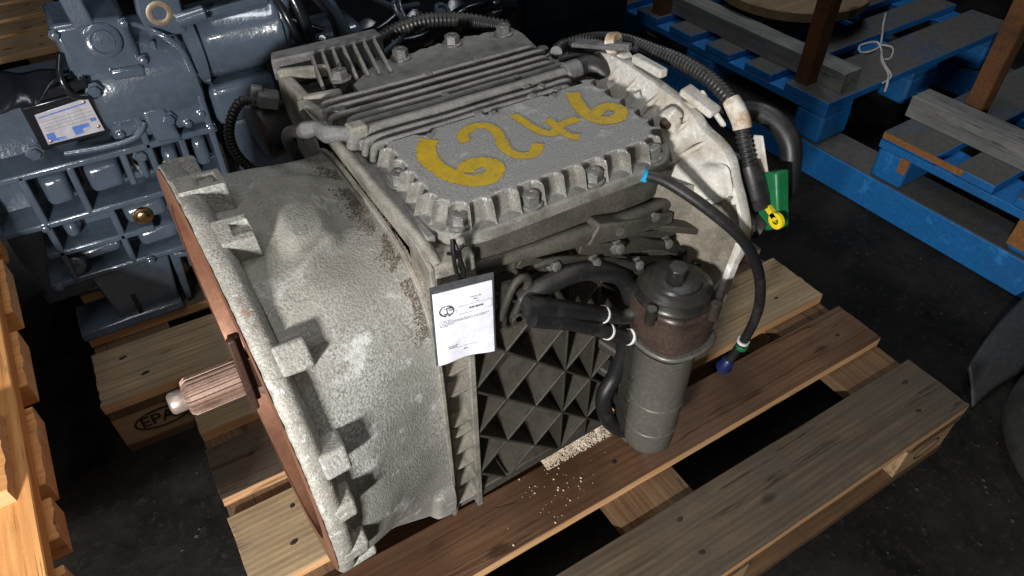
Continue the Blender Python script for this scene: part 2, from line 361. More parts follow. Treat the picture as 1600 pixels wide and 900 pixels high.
# ------------------------------------------------------------------ pallets
def board_mesh(L, Wd, T, mats, seed, chip=1.2, segs=22):
    """length along x; uneven edges, slot 0 = upper face, slot 1 = sides, ends and underside"""
    rnd = random.Random(seed); mb = MB(); hw, ht = Wd/2, T/2; e = 1.6
    tops = [lerp(-hw+e, hw-e, q/12) for q in range(13)]
    prof = [(-hw, -ht), (-hw, ht-e)]+[(t_, ht) for t_ in tops]+[(hw, ht-e), (hw, -ht)]
    n = len(prof); o1, o2, o3 = rnd.random()*99, rnd.random()*99, rnd.random()*99; vs = []
    for i in range(segs+1):
        x = lerp(-L/2, L/2, i/segs)
        a = noise.noise(Vector((x*.02, o1, 0)))*chip*1.3; b = noise.noise(Vector((x*.02, o2, 0)))*chip*1.3
        w = noise.noise(Vector((x*.004, o3, 0)))*1.6
        for k, (y, z) in enumerate(prof):
            xe = x
            if i in (0, segs): xe += noise.noise(Vector((y*.05, o3, i)))*3.0+(noise.noise(Vector((y*.35, o1, i)))*2.6 if z > 0 else 0)
            vs.append((xe, y+(a if y < 0 else b)*(.6 if abs(y) > hw*.5 else 0), z+w*.5+(noise.noise(Vector((x*.03, y*.05, o1)))*.5 if z > 0 else 0)))
    for i in range(segs):
        for k in range(n):
            k2 = (k+1) % n
            mb.add([], []); mb.f.append((i*n+k, i*n+k2, (i+1)*n+k2, (i+1)*n+k)); mb.mi.append(0 if 1 <= k <= n-3 else 1)
    mb.v = vs
    mb.f.append(tuple(range(n))); mb.mi.append(2 if len(mats) > 2 else 1)
    mb.f.append(tuple(range(segs*n, segs*n+n))[::-1]); mb.mi.append(2 if len(mats) > 2 else 1)
    return mb.mesh('board', [M[m] for m in mats], None, 30, world=False)
def block_mesh(a, b, h, mats, seed):
    return board_mesh(a, b, h, mats, seed, 1.0, 6)
NAIL = MB().lathe((0, 0, 0), (0, 0, 1), [(-.5, 3.5), (.5, 3.3), (.8, 2.4)], 8).mesh('nail', [M['nail']], None, 40, world=False)
def pallet(org, rz, label, mats, under, blk, ywid=None, flip=False, L=1200, group=None, seed=1, nails=True, xcross=(72, 600, 1128), chip=1.2):
    """euro pallet: origin is the near left corner on the deck level; boards along its x"""
    t = thing('wooden_pallet', label, 'pallet', (org[0], org[1], org[2]-144), group)
    t.rotation_euler = (R(180) if flip else 0, 0, rz)
    yw = ywid or [(0, 145), (191, 290), (334, 475), (511, 618), (655, 800)]
    def put(name, me, pos, r=0):
        o = bpy.data.objects.new(name, me); col.objects.link(o); o.parent = t
        o.location = Vector((pos[0]/1000, pos[1]/1000, (pos[2]+144)/1000)); o.rotation_euler = (0, 0, r); return o
    rnd = random.Random(seed)
    for i, (a, b) in enumerate(yw):
        mm = mats[i % len(mats)]
        dl = rnd.uniform(-4, 4)
        bo = put('deck_board', board_mesh(L+dl, b-a, 22, mm, seed*10+i, chip), (L/2, (a+b)/2, -11))
        if nails:
            for cx in xcross:
                for dy in ((.28, .74) if b-a > 120 else (.5,)):
                    o = bpy.data.objects.new('nail', NAIL); col.objects.link(o); o.parent = bo
                    o.location = ((cx-L/2+rnd.uniform(-22, 22))/1000, ((a+(b-a)*dy)-(a+b)/2+rnd.uniform(-8, 8))/1000, .0112); o.scale = (rnd.uniform(1, 2.6), rnd.uniform(.7, 1.2), 1); o.rotation_euler = (0, 0, rnd.uniform(-.3, .3))
    y0, y1 = yw[0][0], yw[-1][1]
    for cx in xcross:
        put('cross_board', board_mesh(y1-y0, 143, 22, under, seed*31+cx, chip), (cx, (y0+y1)/2, -33), R(90))
    rows = ((yw[0][0], yw[0][0]+100), ((y0+y1)/2-72, (y0+y1)/2+72), (yw[-1][1]-100, yw[-1][1]))
    for cx in xcross:
        for a, b in rows:
            put('block', block_mesh(142, b-a-4, 78, blk, seed*17+cx+int(a)), (cx, (a+b)/2, -83))
    for a, b in rows:
        put('bottom_board', board_mesh(L-4, b-a, 21.4, under, seed*41+int(a), chip), (L/2, (a+b)/2, -133))
    return t

DK = [('deck3', 'edge', 'edge'), ('deck2', 'edge', 'edge'), ('deck', 'edge', 'edge'), ('deck3', 'edge', 'edge'), ('deck', 'edge', 'edge')]
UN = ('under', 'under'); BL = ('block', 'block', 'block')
main_pallet = pallet((0, 0, 0), 0, 'brown wooden pallet carrying the dirty gearbox in the foreground', DK, UN, BL,
    ywid=[(0, 127), (191, 296), (334, 475), (511, 622), (657, 800)], seed=3)
second_pallet = pallet((-137, 812, -1), R(-1.2), 'wooden pallet under the slate blue gearbox, oval burnt mark on its corner block',
    [('deck', 'edge', 'edge'), ('deck3', 'edge', 'edge')], UN, BL, seed=5)
far_pallet = pallet((-1180, 2480, 0), R(1.5), 'bare wooden pallet in the far top left corner', [('block', 'edge', 'edge')], UN, BL, seed=8)
tp_ = thing('wooden_pallet', 'orange wooden pallet lying upside down at the left edge', 'pallet', (-500, 520, 249))
def tx(y, o=0): return -146-(y-400)*.035+o
def tput(name, x0, x1, ya, yb, z, T, mats, seed, along='x'):
    yc = (ya+yb)/2; xe = tx(yc)
    if along == 'x': me = board_mesh(x1-x0, yb-ya, T, mats, seed, 2.2, 30); o = inst(name, me, (xe+(x0+x1)/2, yc, z+T/2), tp_, (0, 0, R(2)))
    else: me = board_mesh(yb-ya, x1-x0, T, mats, seed, .8, 24); o = inst(name, me, (xe+(x0+x1)/2, yc, z+T/2), tp_, (0, 0, R(92)))
    return o
for k, (a, b) in enumerate(((150, 292), (329, 390), (412, 548), (591, 710), (757, 900), (940, 1080))): tput('deck_board', -1100, 0, a, b, 250, 37, ('fresh', 'fresh', 'freshend_lit'), 70+k)
for x in (-70, -620, -1095): tput('cross_board', x, x+61, 140, 1090, 287.5, 23, ('fresh', 'fresh', 'fresh'), 80-x, 'y')
for a, b in ((382, 516), (735, 862), (1000, 1085)): tput('bottom_board', -1096, -24, a, b, 311, 23, ('fresh', 'freshend_lit', 'freshend_lit'), 130+a)
# what it lies on: a dark trestle set well back from its end
TR = thing('trestle', 'black trestle under the upside down orange pallet', 'trestle', (-700, 560, -PZ))
for y in (190, 600, 1000): MB().box(-1150, -560, y, y+90, -PZ+60, 249).build('bearer', 'darkmachine', TR, bevel=3)
for y in (185, 1005):
    for x in (-1140, -620): MB().box(x, x+60, y, y+80, -PZ, -PZ+60).build('foot', 'darkmachine', TR, bevel=3)

def text_mesh(txt, size, mat, depth=.3):
    cu = bpy.data.curves.new('t', 'FONT'); cu.body = txt; cu.size = size/1000; cu.align_x = 'CENTER'; cu.align_y = 'CENTER'; cu.extrude = depth/1000; cu.offset = .0006
    ob = bpy.data.objects.new('t', cu); col.objects.link(ob)
    me = bpy.data.meshes.new_from_object(ob.evaluated_get(bpy.context.evaluated_depsgraph_get()))
    bpy.data.objects.remove(ob); me.materials.clear(); me.materials.append(M[mat]); return me
def oval_mesh(a, b, w, mat):
    mb = MB(); n = 40
    mb.grid(lambda u, v: ((a+w*(v-.5))*math.cos(2*math.pi*u), (b+w*(v-.5))*math.sin(2*math.pi*u), .3), n, 2, cu=True)
    return mb.mesh('oval', [M[mat]], None, 0, world=False)
def near_block(p, x, yrow):
    best = None
    for ch in p.children:
        if ch.name.startswith('block'):
            k = abs(ch.location.x*1000-x)+abs(ch.location.y*1000-yrow)
            if best is None or k < best[0]: best = (k, ch)
    return best[1]
bk = near_block(second_pallet, 72, 50)
for nm, me, off in (('burnt_letters', text_mesh('EPAL', 38, 'burn'), 8), ('burnt_oval', oval_mesh(50, 24, 4.5, 'burn'), 8)):
    o = bpy.data.objects.new(nm, me); col.objects.link(o); o.parent = bk
    o.location = (.008, -.0496, .002); o.rotation_euler = (R(90), 0, 0)
bk2 = near_block(main_pallet, 1128, 50)
o = bpy.data.objects.new('burnt_oval', oval_mesh(34, 20, 3, 'burn')); col.objects.link(o); o.parent = bk2; o.location = (.0, -.0496, .0); o.rotation_euler = (R(90), 0, 0)

# ------------------------------------------------------------------ the dirty gearbox
G = thing('gearbox', 'large dirty cast aluminium gearbox marked with yellow number on its top cover', 'gearbox', (460, 461, 0))
YC, ZC = 461.0, 300.0
def rad(x, r, th):   # point on the bell: th 0 = towards the camera side, 90 = up
    return shear((x, YC-r*math.cos(th), ZC+r*math.sin(th)))
def shear(p):       # the bell sits two degrees off square to the case
    return (p[0]-(p[1]-YC)*.037*max(0, min(1, (300-p[0])/180)), p[1], p[2])
def sup(th, a, bt, bb):
    c, s = abs(math.cos(th)), abs(math.sin(th)); up = math.sin(th) >= 0
    b = bt if up else bb; n = 3.6 if up else 6.0
    return ((c/a)**n+(s/b)**n)**(-1/n)
def bell_pt(u, v):
    th = 2*math.pi*u; x = lerp(134, 300, v); s = v; ss = sst(0, 1, s)*.6+.4*s
    r = lerp(257, sup(th, 194, 222, 288), ss)
    thd = math.degrees(th) % 360
    if thd > 180: thd -= 360
    h = 0
    # cast hump with a sharp lip behind the upper lugs
    t = (thd-86)
    hump = max(0.0, min(1.0, (20-abs(t))/7.0))*sst(172, 200, x)*(1-sst(238, 262, x-(t*.7)))
    h += 13*hump
    ridge = max(0.0, 1-abs(thd-(66+(x-200)*.12))/4.0)*sst(165, 205, x)*(1-sst(236, 282, x))
    h += 12*ridge
    # shallow step at the middle lug, runs back from it
    h += 7*sst(43, 47, thd)*(1-sst(56, 70, thd))*(1-sst(190, 265, x))
    h += 24*(sst(2, -24, thd)-sst(-75, -110, thd))*(1-.75*v)
    # foot at the lower rear corner
    h += 10*(sst(-38, -44, thd)-sst(-60, -64, thd))*sst(262, 276, x)
    h += nz(x, thd*4.5, 0, .014)*2.0+nz(x, thd*4.5, 7, .09)*.15
    return rad(x, r+h, th)
bell = MB(); bell.grid(bell_pt, 420, 64, cu=True)
bell_o = bell.build('bell_housing', 'bell', G, smooth=60)
# flange
prof = [(104.5, 240), (104.5, 282), (106.5, 286), (111, 287), (120, 286.5), (126, 283), (130, 276), (132.5, 266), (136, 252)]
def fl(u, v):
    i = min(int(v*(len(prof)-1)+1e-6), len(prof)-1); x, r = prof[i]; th = 2*math.pi*u
    j = nz(math.cos(th)*60, math.sin(th)*60, i*.5, .3)*1.3+nz(math.cos(th)*200, math.sin(th)*200, i, .3)*.8
    return rad(x+(j if 0 < i < 4 else 0), r+j, th)
mb = MB(); mb.grid(fl, 360, len(prof), cu=True); mb.build('flange', 'rim', bell_o, smooth=50)
mb = MB(); mb.grid(lambda u, v: rad(103.6, lerp(238, 282.5, v), 2*math.pi*u), 120, 3, cu=True)
mb.grid(lambda u, v: rad(lerp(104.2, 170, v), lerp(239, 225, v), 2*math.pi*u), 80, 3, cu=True)
mb.grid(lambda u, v: rad(170, lerp(225, 20, v), 2*math.pi*u), 80, 3, cu=True)
mb.build('mating_face', 'face', bell_o, smooth=30)
# lugs round the flange
def lug(thd, wt, x0, x1, r1, pocket, r0=244, taper=.80):
    th = R(thd); er = Vector((0, -math.cos(th), math.sin(th))); et = Vector((0, math.sin(th), math.cos(th))); ex = Vector((1, 0, 0))
    c0 = Vector((0, YC, ZC)); P = lambda x, t, r: Vector(shear(c0+ex*(x-10)+et*t+er*r))
    mb = MB(); h = wt/2; k = taper
    a = [P(x0, -h, r0), P(x1, -h, r0), P(x1, h, r0), P(x0, h, r0)]
    b = [P(x0, -h*k, r1), P(x1-3, -h*k, r1-3), P(x1-3, h*k, r1-3), P(x0, h*k, r1)]
    if not pocket: mb.hexa(a+b)
    else:
        mb.add(a+b, [(3, 2, 1, 0), (0, 1, 5, 4), (1, 2, 6, 5), (2, 3, 7, 6), (3, 0, 4, 7)])
        cx, w, l = (x0+x1)/2+6, h*.42, 9
        q = [P(cx-l, -w, r1-1.5), P(cx+l, -w, r1-2), P(cx+l, w, r1-2), P(cx-l, w, r1-1.5)]
        z = [P(cx-l, -w, r1-9), P(cx+l, -w, r1-9), P(cx+l, w, r1-9), P(cx-l, w, r1-9)]
        mb.add(b+q+z, [(0, 1, 5, 4), (1, 2, 6, 5), (2, 3, 7, 6), (3, 0, 4, 7), (4, 5, 9, 8), (5, 6, 10, 9), (6, 7, 11, 10), (7, 4, 8, 11), (8, 9, 10, 11)])
    return mb.build('lug', 'rim' if thd < 15 else 'bell', bell_o, smooth=30, bevel=4, seg=3)
for a in ((119, 44, 122, 160, 291, 0), (94, 46, 118, 170, 290, 1), (75.5, 40, 132, 170, 289, 1), (45.5, 40, 132, 170, 289, 0), (21, 38, 132, 166, 288.5, 0),
          (7, 30, 126, 156, 287.5, 0), (-12, 34, 120, 158, 288, 0), (-30, 40, 116, 170, 288, 0), (-52, 40, 122, 168, 291, 0), (-80, 42, 122, 165, 288, 0),
          (140, 42, 122, 165, 290, 0), (165, 42, 122, 165, 290, 0), (195, 42, 122, 165, 290, 0), (225, 42, 122, 165, 290, 0), (252, 42, 122, 165, 288, 0)):
    lug(*a)
# input shaft
sh = MB(); n = 22
sp = []
for k in range(n):
    a0 = 2*math.pi*k/n
    for da, rr in ((0, 22.4), (.25, 22.4), (.36, 26), (.64, 26), (.75, 22.4)):
        sp.append((a0+da*2*math.pi/n, rr))
L = len(sp)
def spt(x, k, f): return (x, YC-sp[k][1]*f*math.cos(sp[k][0]) if f != 0 else YC, ZC+sp[k][1]*f*math.sin(sp[k][0]) if f != 0 else ZC)
xs = [(24, .72), (25, .86), (30, 1), (118, 1)]
vs = [spt(x, k, f) for x, f in xs for k in range(L)]
fs = [(i*L+k, i*L+(k+1) % L, (i+1)*L+(k+1) % L, (i+1)*L+k) for i in range(len(xs)-1) for k in range(L)]+[tuple(range(L))]
sh.add(vs, fs); sh.cyl((110, YC, ZC), (175, YC, ZC), 34, 60, 32)
sh_o = sh.build('input_shaft', 'shaft', G, smooth=25)
MB().lathe((4, YC, ZC), (1, 0, 0), [(0, 11), (1.5, 13.5), (4, 15), (18, 15), (20, 14), (24, 14)], 28).build('pilot_end', 'shaft_tip', sh_o)
mb = MB(); mb.bar((99, 331, 490), (97, 330, 378), 9, 9, up=(1, 0, 0)); mb.bar((103, 340, 486), (101, 339, 383), 9, 12, up=(1, 0, 0)); mb.box(98, 150, 335, 350, 400, 450)
mb.build('release_lever', 'lever', G, bevel=2)

# rear plate of the bell and front frame of the case
def outl(a, bt, bb, n=160):
    return [(YC-sup(2*math.pi*k/n, a, bt, bb)*math.cos(2*math.pi*k/n), ZC+sup(2*math.pi*k/n, a, bt, bb)*math.sin(2*math.pi*k/n)) for k in range(n)]
MB().prism(outl(200, 229, 290), 'x', 297, 303, 0).build('joint_flange', 'frame', G, bevel=1.2)
# case front frame: lip, channel with webs, upper corner block
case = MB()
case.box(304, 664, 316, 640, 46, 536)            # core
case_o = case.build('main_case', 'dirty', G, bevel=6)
mb = MB()
mb.prism([(272, 532), (300, 546), (640, 548), (640, 30), (285, 8), (272, 60), (268, 300)], 'x', 304, 310)
fr_o = mb.build('case_frame', 'frame', case_o, bevel=1.5)
mb = MB(); mb.box(310, 344, 292, 320, 14, 470); mb.build('frame_channel', 'frame', fr_o)
mb = MB(); mb.hexa([(342, 274, 20), (351, 274, 20), (351, 312, 20), (342, 312, 20), (342, 270, 470), (351, 270, 470), (351, 312, 470), (342, 312, 470)]); mb.build('frame_rib', 'frame', fr_o, bevel=1.5)
for z, t in ((400, 5), (357, 5), (315, 5), (250, 4), (226, 4), (188, 4), (150, 4), (108, 4), (60, 4)):
    mb = MB(); mb.hexa([(309, 280, z-16), (343, 282, z-16), (343, 294, z-22), (309, 294, z-22), (309, 272, z), (343, 273, z-2), (343, 294, z+3), (309, 294, z+3)])
    mb.build('frame_web', 'frame', fr_o, bevel=1.5)
mb = MB(); mb.hexa([(309, 268, 455), (362, 270, 455), (362, 310, 455), (309, 310, 455), (309, 270, 534), (358, 270, 534), (366, 312, 536), (309, 312, 536)])
mb.build('corner_block', 'frame', fr_o, bevel=5, seg=3)
# ridge along the top front of the case, dirt trough before it
mb = MB(); mb.tube([(316, 280, 530), (313, 310, 545), (308, 420, 550), (305, 560, 553)], 7.5, 10); mb.bar((303, 560, 552), (298, 640, 556), 12, 16); mb.build('case_ridge', 'frame', case_o)
mb = MB(); mb.bar((322, 300, 541), (313, 560, 543), 12, 22); mb.build('case_ridge', 'fincast', case_o, bevel=3)

def trough(u, v):
    t = R(lerp(33, 116, u)); q = Vector(bell_pt(t/(2*math.pi), 1)); e = Vector((309, max(274, min(600, q.y)), 530+15*sst(272, 310, q.y)))
    p = q.lerp(e, v); p.z += 2.5*nz(p.x, p.y, 0, .08)-5*math.sin(math.pi*v); return tuple(p)
MB().grid(trough, 90, 8).build('dirt_trough', 'troughdirt', case_o, smooth=60)
# side wall lattice: 45 degree ribs and uprights meeting in nodes
lat = MB(); y0, y1 = 318, 274
def rib(xa, za, xb, zb, w=4.2, ya=None):
    dx, dz = xb-xa, zb-za; l = math.hypot(dx, dz); nx, nz_ = -dz/l*w/2, dx/l*w/2; k = 1.25
    lat.hexa([(xa+nx*k, y0, za+nz_*k), (xb+nx*k, y0, zb+nz_*k), (xb-nx*k, y0, zb-nz_*k), (xa-nx*k, y0, za-nz_*k),
              (xa+nx, y1, za+nz_), (xb+nx, y1, zb+nz_), (xb-nx, y1, zb-nz_), (xa-nx, y1, za-nz_)])
def clipseg(x0_, z0_, sgn, xa, xb, za, zb):
    # z = z0 + sgn (x - x0)
    lo, hi = xa, xb
    for zz in (za, zb):
        pass
    pts = []
    for x in (xa, xb):
        z = z0_+sgn*(x-x0_)
        if za <= z <= zb: pts.append((x, z))
    for z in (za, zb):
        x = x0_+sgn*(z-z0_)
        if xa < x < xb: pts.append((x, z))
    pts = sorted(set((round(a, 2), round(b, 2)) for a, b in pts))
    return (pts[0], pts[-1]) if len(pts) >= 2 else None
XA, XB, ZA, ZB = 350, 600, 62, 470
for k in range(-8, 9):
    for sg in (-1, 1):
        sgm = clipseg(397, 252+97*k, sg, XA, XB, ZA, ZB)
        if sgm: rib(*sgm[0], *sgm[1])
for x in (494, 542.5): rib(x, ZA, x, ZB, 3.6)
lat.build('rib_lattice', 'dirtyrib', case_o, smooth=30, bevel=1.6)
rg = random.Random(9)
for k in range(26):
    x, z = 397+48.5*rg.randint(-1, 4)+rg.uniform(-8, 8), 252+48.5*rg.randint(-3, 4)+rg.uniform(-6, 12); r = rg.uniform(8, 20)
    MB().lathe((x, 316.5, z), (rg.uniform(-.2, .2), -1, .2), [(0, r), (rg.uniform(2, 6), r*.8), (rg.uniform(7, 12), r*.35)], 9).build('packed_grime', 'dirty', case_o, smooth=60)
mb = MB(); mb.hexa([(346, 276, 40), (600, 276, 60), (600, 312, 60), (346, 312, 40), (346, 282, 52), (600, 282, 70), (600, 312, 70), (346, 312, 52)]); mb.build('case_rail', 'dirtyrib', case_o, bevel=2)
# upper shoulder below the cover with moulded pads and drilled lugs
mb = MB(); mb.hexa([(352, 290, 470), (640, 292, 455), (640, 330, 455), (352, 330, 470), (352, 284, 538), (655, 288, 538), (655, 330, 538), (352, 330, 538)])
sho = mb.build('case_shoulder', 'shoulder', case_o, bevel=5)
mb = MB(); mb.tube([(360, 284, 505), (430, 281, 498), (500, 277, 494), (545, 276, 490), (620, 279, 487), (650, 282, 486)], [6, 9, 13, 14, 11, 8], 12); mb.build('oil_gallery', 'shoulder', case_o)
mb = MB(); mb.prism([(520, 512), (560, 500), (640, 482), (640, 466), (560, 474), (505, 486)], 'y', 262, 285); mb.build('drilled_pad', 'shoulder', case_o, bevel=3)
for x, z in ((553, 489), (608, 489)): MB().lathe((x, 261, z), (0, 1, 0), [(0, 6.5), (.6, 6.5), (.7, 4.5), (6, 4.2)], 18).build('bolt_hole', 'steel', case_o)
mb = MB(); mb.bar((530, 270, 470), (640, 268, 372), 9, 14, up=(0, 1, 0)); mb.bar((560, 272, 462), (650, 270, 440), 16, 30, up=(0, 0, 1)); mb.bar((470, 280, 455), (560, 274, 400), 8, 16, up=(0, 1, 0))
mb.bar((600, 285, 470), (690, 240, 452), 22, 10, up=(0, 0, 1)); mb.bar((590, 280, 430), (690, 245, 412), 12, 10)
mb.build('case_web', 'dirtyrib', case_o, bevel=2)
rs = random.Random(4)
for k in range(9):
    x, z = rs.uniform(380, 590), rs.uniform(395, 475); MB().cyl((x, 300, z), (x, 272, z), rs.uniform(6, 11), None, 12).build('cast_boss', 'dirtyrib', case_o)

for p0, p1, w_, h_ in (((450, 282, 468), (520, 268, 440), 16, 8), ((500, 276, 476), (560, 262, 462), 12, 20), ((556, 282, 440), (600, 258, 404), 18, 9), ((520, 286, 420), (560, 270, 452), 10, 12), ((606, 282, 440), (660, 256, 420), 26, 10), ((420, 284, 486), (470, 276, 462), 8, 18)):
    MB().bar(p0, p1, w_, h_).build('bracket', 'dirtyrib', case_o, bevel=2)
MB().tube([(430, 284, 470), (470, 272, 474), (530, 266, 452), (580, 258, 424), (600, 250, 400)], 6, 10).build('pipe', 'dirty', case_o)
MB().tube([(560, 276, 478), (600, 262, 452), (640, 256, 430), (660, 258, 395)], 7, 10).build('pipe', 'dirty', case_o)
for x, y, z in ((462, 274, 470), (515, 264, 458), (548, 262, 468), (585, 262, 424), (630, 262, 440)): MB().lathe((x, y, z), (0, -1, .3), [(0, 10), (3, 10), (4, 7), (11, 7), (12, 5)], 6).build('bolt', 'steel', case_o)
# ------------------------------------------------------------------ top cover
X0, X1, Y0, RC, YB = 318, 670, 279, 66, 470
path = []
def addseg(p, q, n):
    for k in range(n): path.append((lerp(p[0], q[0], k/n), lerp(p[1], q[1], k/n)))
def addarc(cx, cy, r, a0, a1, n):
    for k in range(n): a = lerp(a0, a1, k/n); path.append((cx+r*math.cos(a), cy+r*math.sin(a)))
addseg((X0, YB), (X0, Y0+RC), 90); addarc(X0+RC, Y0+RC, RC, math.pi, 1.5*math.pi, 54)
addseg((X0+RC, Y0), (X1-RC, Y0), 168); addarc(X1-RC, Y0+RC, RC, 1.5*math.pi, 2*math.pi, 54); addseg((X1, Y0+RC), (X1, YB), 90); path.append((X1, YB))
cum = [0]
for i in range(1, len(path)): cum.append(cum[-1]+math.dist(path[i], path[i-1]))
nrm = []
for i in range(len(path)):
    a, b = path[max(i-1, 0)], path[min(i+1, len(path)-1)]; dx, dy = b[0]-a[0], b[1]-a[1]; l = math.hypot(dx, dy); nrm.append((-dy/l, dx/l))
def s_at(px, py): return min(range(len(path)), key=lambda i: (path[i][0]-px)**2+(path[i][1]-py)**2)
bolts = [(335, 410), (359, 306), (444, 296), (530, 296), (622, 300), (656, 385), (656, 450)]
bs = sorted(cum[s_at(*b)] for b in bolts)
# pocket borders: bolts sit in the middle of a pocket, two blind pockets between neighbours
marks = [bs[0]-29*2.5]
for i in range(len(bs)):
    if i: 
        gap = bs[i]-bs[i-1]; m = max(1, round(gap/29)); w = gap/m
        for k in range(m): marks.append(bs[i-1]+w*(k+.5))
marks += [bs[-1]+14.5, bs[-1]+43, cum[-1]+30]
marks = sorted([bs[0]-43.5, bs[0]-14.5]+marks)
def fr(s):
    for a, b in zip(marks, marks[1:]):
        if a <= s < b: return (s-a)/(b-a)
    return .5
DS = [0, 1.5, 3, 5, 7, 9, 11, 13, 15, 17, 19, 21, 23, 25, 27, 29, 31, 33, 36]
def cz(i, d):
    f = fr(cum[i]); D = 9+21*math.sqrt(max(0, 1-(2*f-1)**2))**.8 if True else 0
    D = 12+15*(max(0, 1-abs(2*f-1)**6))
    base = 551+.08*d
    z = lerp(base, 575, sst(D-9, D+1, d))
    if d < 3: z = min(z, 547+d*1.6)
    return z
mb = MB(); nv = len(DS); vs = []
for i, (p, n) in enumerate(zip(path, nrm)):
    for d in DS: vs.append((p[0]+n[0]*d, p[1]+n[1]*d, cz(i, d)+nz(p[0]+n[0]*d, p[1]+n[1]*d, 0, .05)*.5))
fs = [(i*nv+j, (i+1)*nv+j, (i+1)*nv+j+1, i*nv+j+1) for i in range(len(path)-1) for j in range(nv-1)]
mb.add(vs, fs)
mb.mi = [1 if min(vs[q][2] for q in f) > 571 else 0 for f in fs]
# skirt of the cover, grimy and darkened for the shadow under its ledge
m0 = len(mb.v); L = len(path)
mb.v += [(p[0], p[1], 538) for p in path]+[(p[0]+n[0]*5, p[1]+n[1]*5, 536) for p, n in zip(path, nrm)]+[(p[0]+n[0]*5, p[1]+n[1]*5, 500) for p, n in zip(path, nrm)]
for i in range(L-1):
    for a, b, c_, d in ((i*nv, (i+1)*nv, m0+i+1, m0+i), (m0+i, m0+i+1, m0+L+i+1, m0+L+i), (m0+L+i, m0+L+i+1, m0+2*L+i+1, m0+2*L+i)):
        mb.f.append((a, b, c_, d)); mb.mi.append(0 if a < m0 else 2)
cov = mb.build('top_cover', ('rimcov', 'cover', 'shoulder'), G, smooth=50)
inner = [(p[0]+n[0]*36, p[1]+n[1]*36) for p, n in zip(path, nrm)]
# flat of the cover, as its own plate with a fine uneven skin
mb = MB(); vs = [(x, y, 575) for x, y in inner]
def far_edge(x):   # border towards the cooling ribs, two small notches
    y = 463
    for cx in (395, 489, 580):
        if abs(x-cx) < 12: y -= 9*(1-abs(x-cx)/12)**.5
    return y
xs = [lerp(X1-36, X0+36, k/80) for k in range(81)]
vs += [(x, far_edge(x), 575) for x in xs]
mb.add(vs, [tuple(range(len(vs)))])
fs_top = len(vs); mb.v += [(x, far_edge(x), 556) for x in xs]
for k in range(80): mb.f.append((len(inner)+k, len(inner)+k+1, fs_top+k+1, fs_top+k)); mb.mi.append(0)
mb.build('cover_plate', 'cover', cov, smooth=20)
# hex bolts
def hexbolt(r=9.5, h=9, wr=12.5, hole=True):
    mb = MB(); mb.lathe((0, 0, 0), (0, 0, 1), [(-1, wr), (2, wr), (2.6, wr-1)], 20)
    pts = [(r*math.cos(R(60*k+15)), r*math.sin(R(60*k+15))) for k in range(6)]
    mb.prism(pts, 'z', 2.2, h+1); mb.lathe((0, 0, 0), (0, 0, 1), [(h+1, r*.86), (h+2.2, r*.74), (h+2.4, r*.35), (h+1.6, r*.3)], 18)
    return mb.mesh('bolt', [M['steel']], None, 35, world=False)
BOLT = hexbolt(11.5, 12, 15); BOLTS = hexbolt(9, 9, 11)
for x, y in bolts: inst('bolt', BOLT, (x, y, 553), cov, rot=(0, 0, random.random()))
# deck of the cooling ribs, dark material standing for the shade between them
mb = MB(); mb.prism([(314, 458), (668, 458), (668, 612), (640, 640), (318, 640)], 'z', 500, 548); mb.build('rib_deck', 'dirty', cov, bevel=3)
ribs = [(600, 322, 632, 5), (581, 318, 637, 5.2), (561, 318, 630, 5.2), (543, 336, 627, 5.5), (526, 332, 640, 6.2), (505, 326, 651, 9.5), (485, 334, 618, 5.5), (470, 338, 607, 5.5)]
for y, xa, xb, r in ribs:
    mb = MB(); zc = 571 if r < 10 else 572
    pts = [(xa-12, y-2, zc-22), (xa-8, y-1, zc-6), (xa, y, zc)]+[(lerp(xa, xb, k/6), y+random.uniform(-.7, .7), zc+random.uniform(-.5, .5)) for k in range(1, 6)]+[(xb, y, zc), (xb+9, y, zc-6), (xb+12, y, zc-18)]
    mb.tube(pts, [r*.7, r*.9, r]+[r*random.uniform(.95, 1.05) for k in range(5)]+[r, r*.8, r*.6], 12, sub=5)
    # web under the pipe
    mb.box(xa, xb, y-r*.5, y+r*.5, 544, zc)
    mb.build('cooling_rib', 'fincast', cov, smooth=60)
mb = MB(); mb.lathe((630, 505, 571), (1, .05, 0), [(0, 12), (3, 15), (24, 15.5), (27, 13)], 20); mb.build('pipe_sleeve', 'greyplastic', cov)
mb = MB(); mb.hexa([(312, 498, 545), (340, 494, 545), (340, 520, 545), (312, 524, 545), (314, 499, 584), (338, 496, 585), (338, 518, 585), (314, 521, 584)]); mb.build('pipe_bracket', 'frame', cov, bevel=4, seg=3)
nub = MB(); nub.hexa([(-5, -5, -4), (5, -5, -4), (5, 5, -4), (-5, 5, -4), (-4.4, -4.4, 6), (4.4, -4.4, 6), (4.4, 4.4, 6), (-4.4, 4.4, 6)])
NUB = nub.mesh('cast_nub', [M['rimcov']], None, 30, world=False)
for x, y in ((466, 597), (549, 600), (459, 530), (472, 467), (395, 449), (566, 524), (562, 495), (581, 484), (555, 468), (489, 455), (580, 453), (592, 466)):
    inst('cast_nub', NUB, (x, y, 571), cov, rot=(random.uniform(-.1, .1), 0, random.uniform(0, .6)))
for x, y in ((329, 496), (653, 592), (655, 505)): inst('bolt', BOLTS, (x, y, 560), cov, rot=(0, 0, random.random()))
inst('bolt', hexbolt(11, 17, 15), (326, 575, 556), cov)
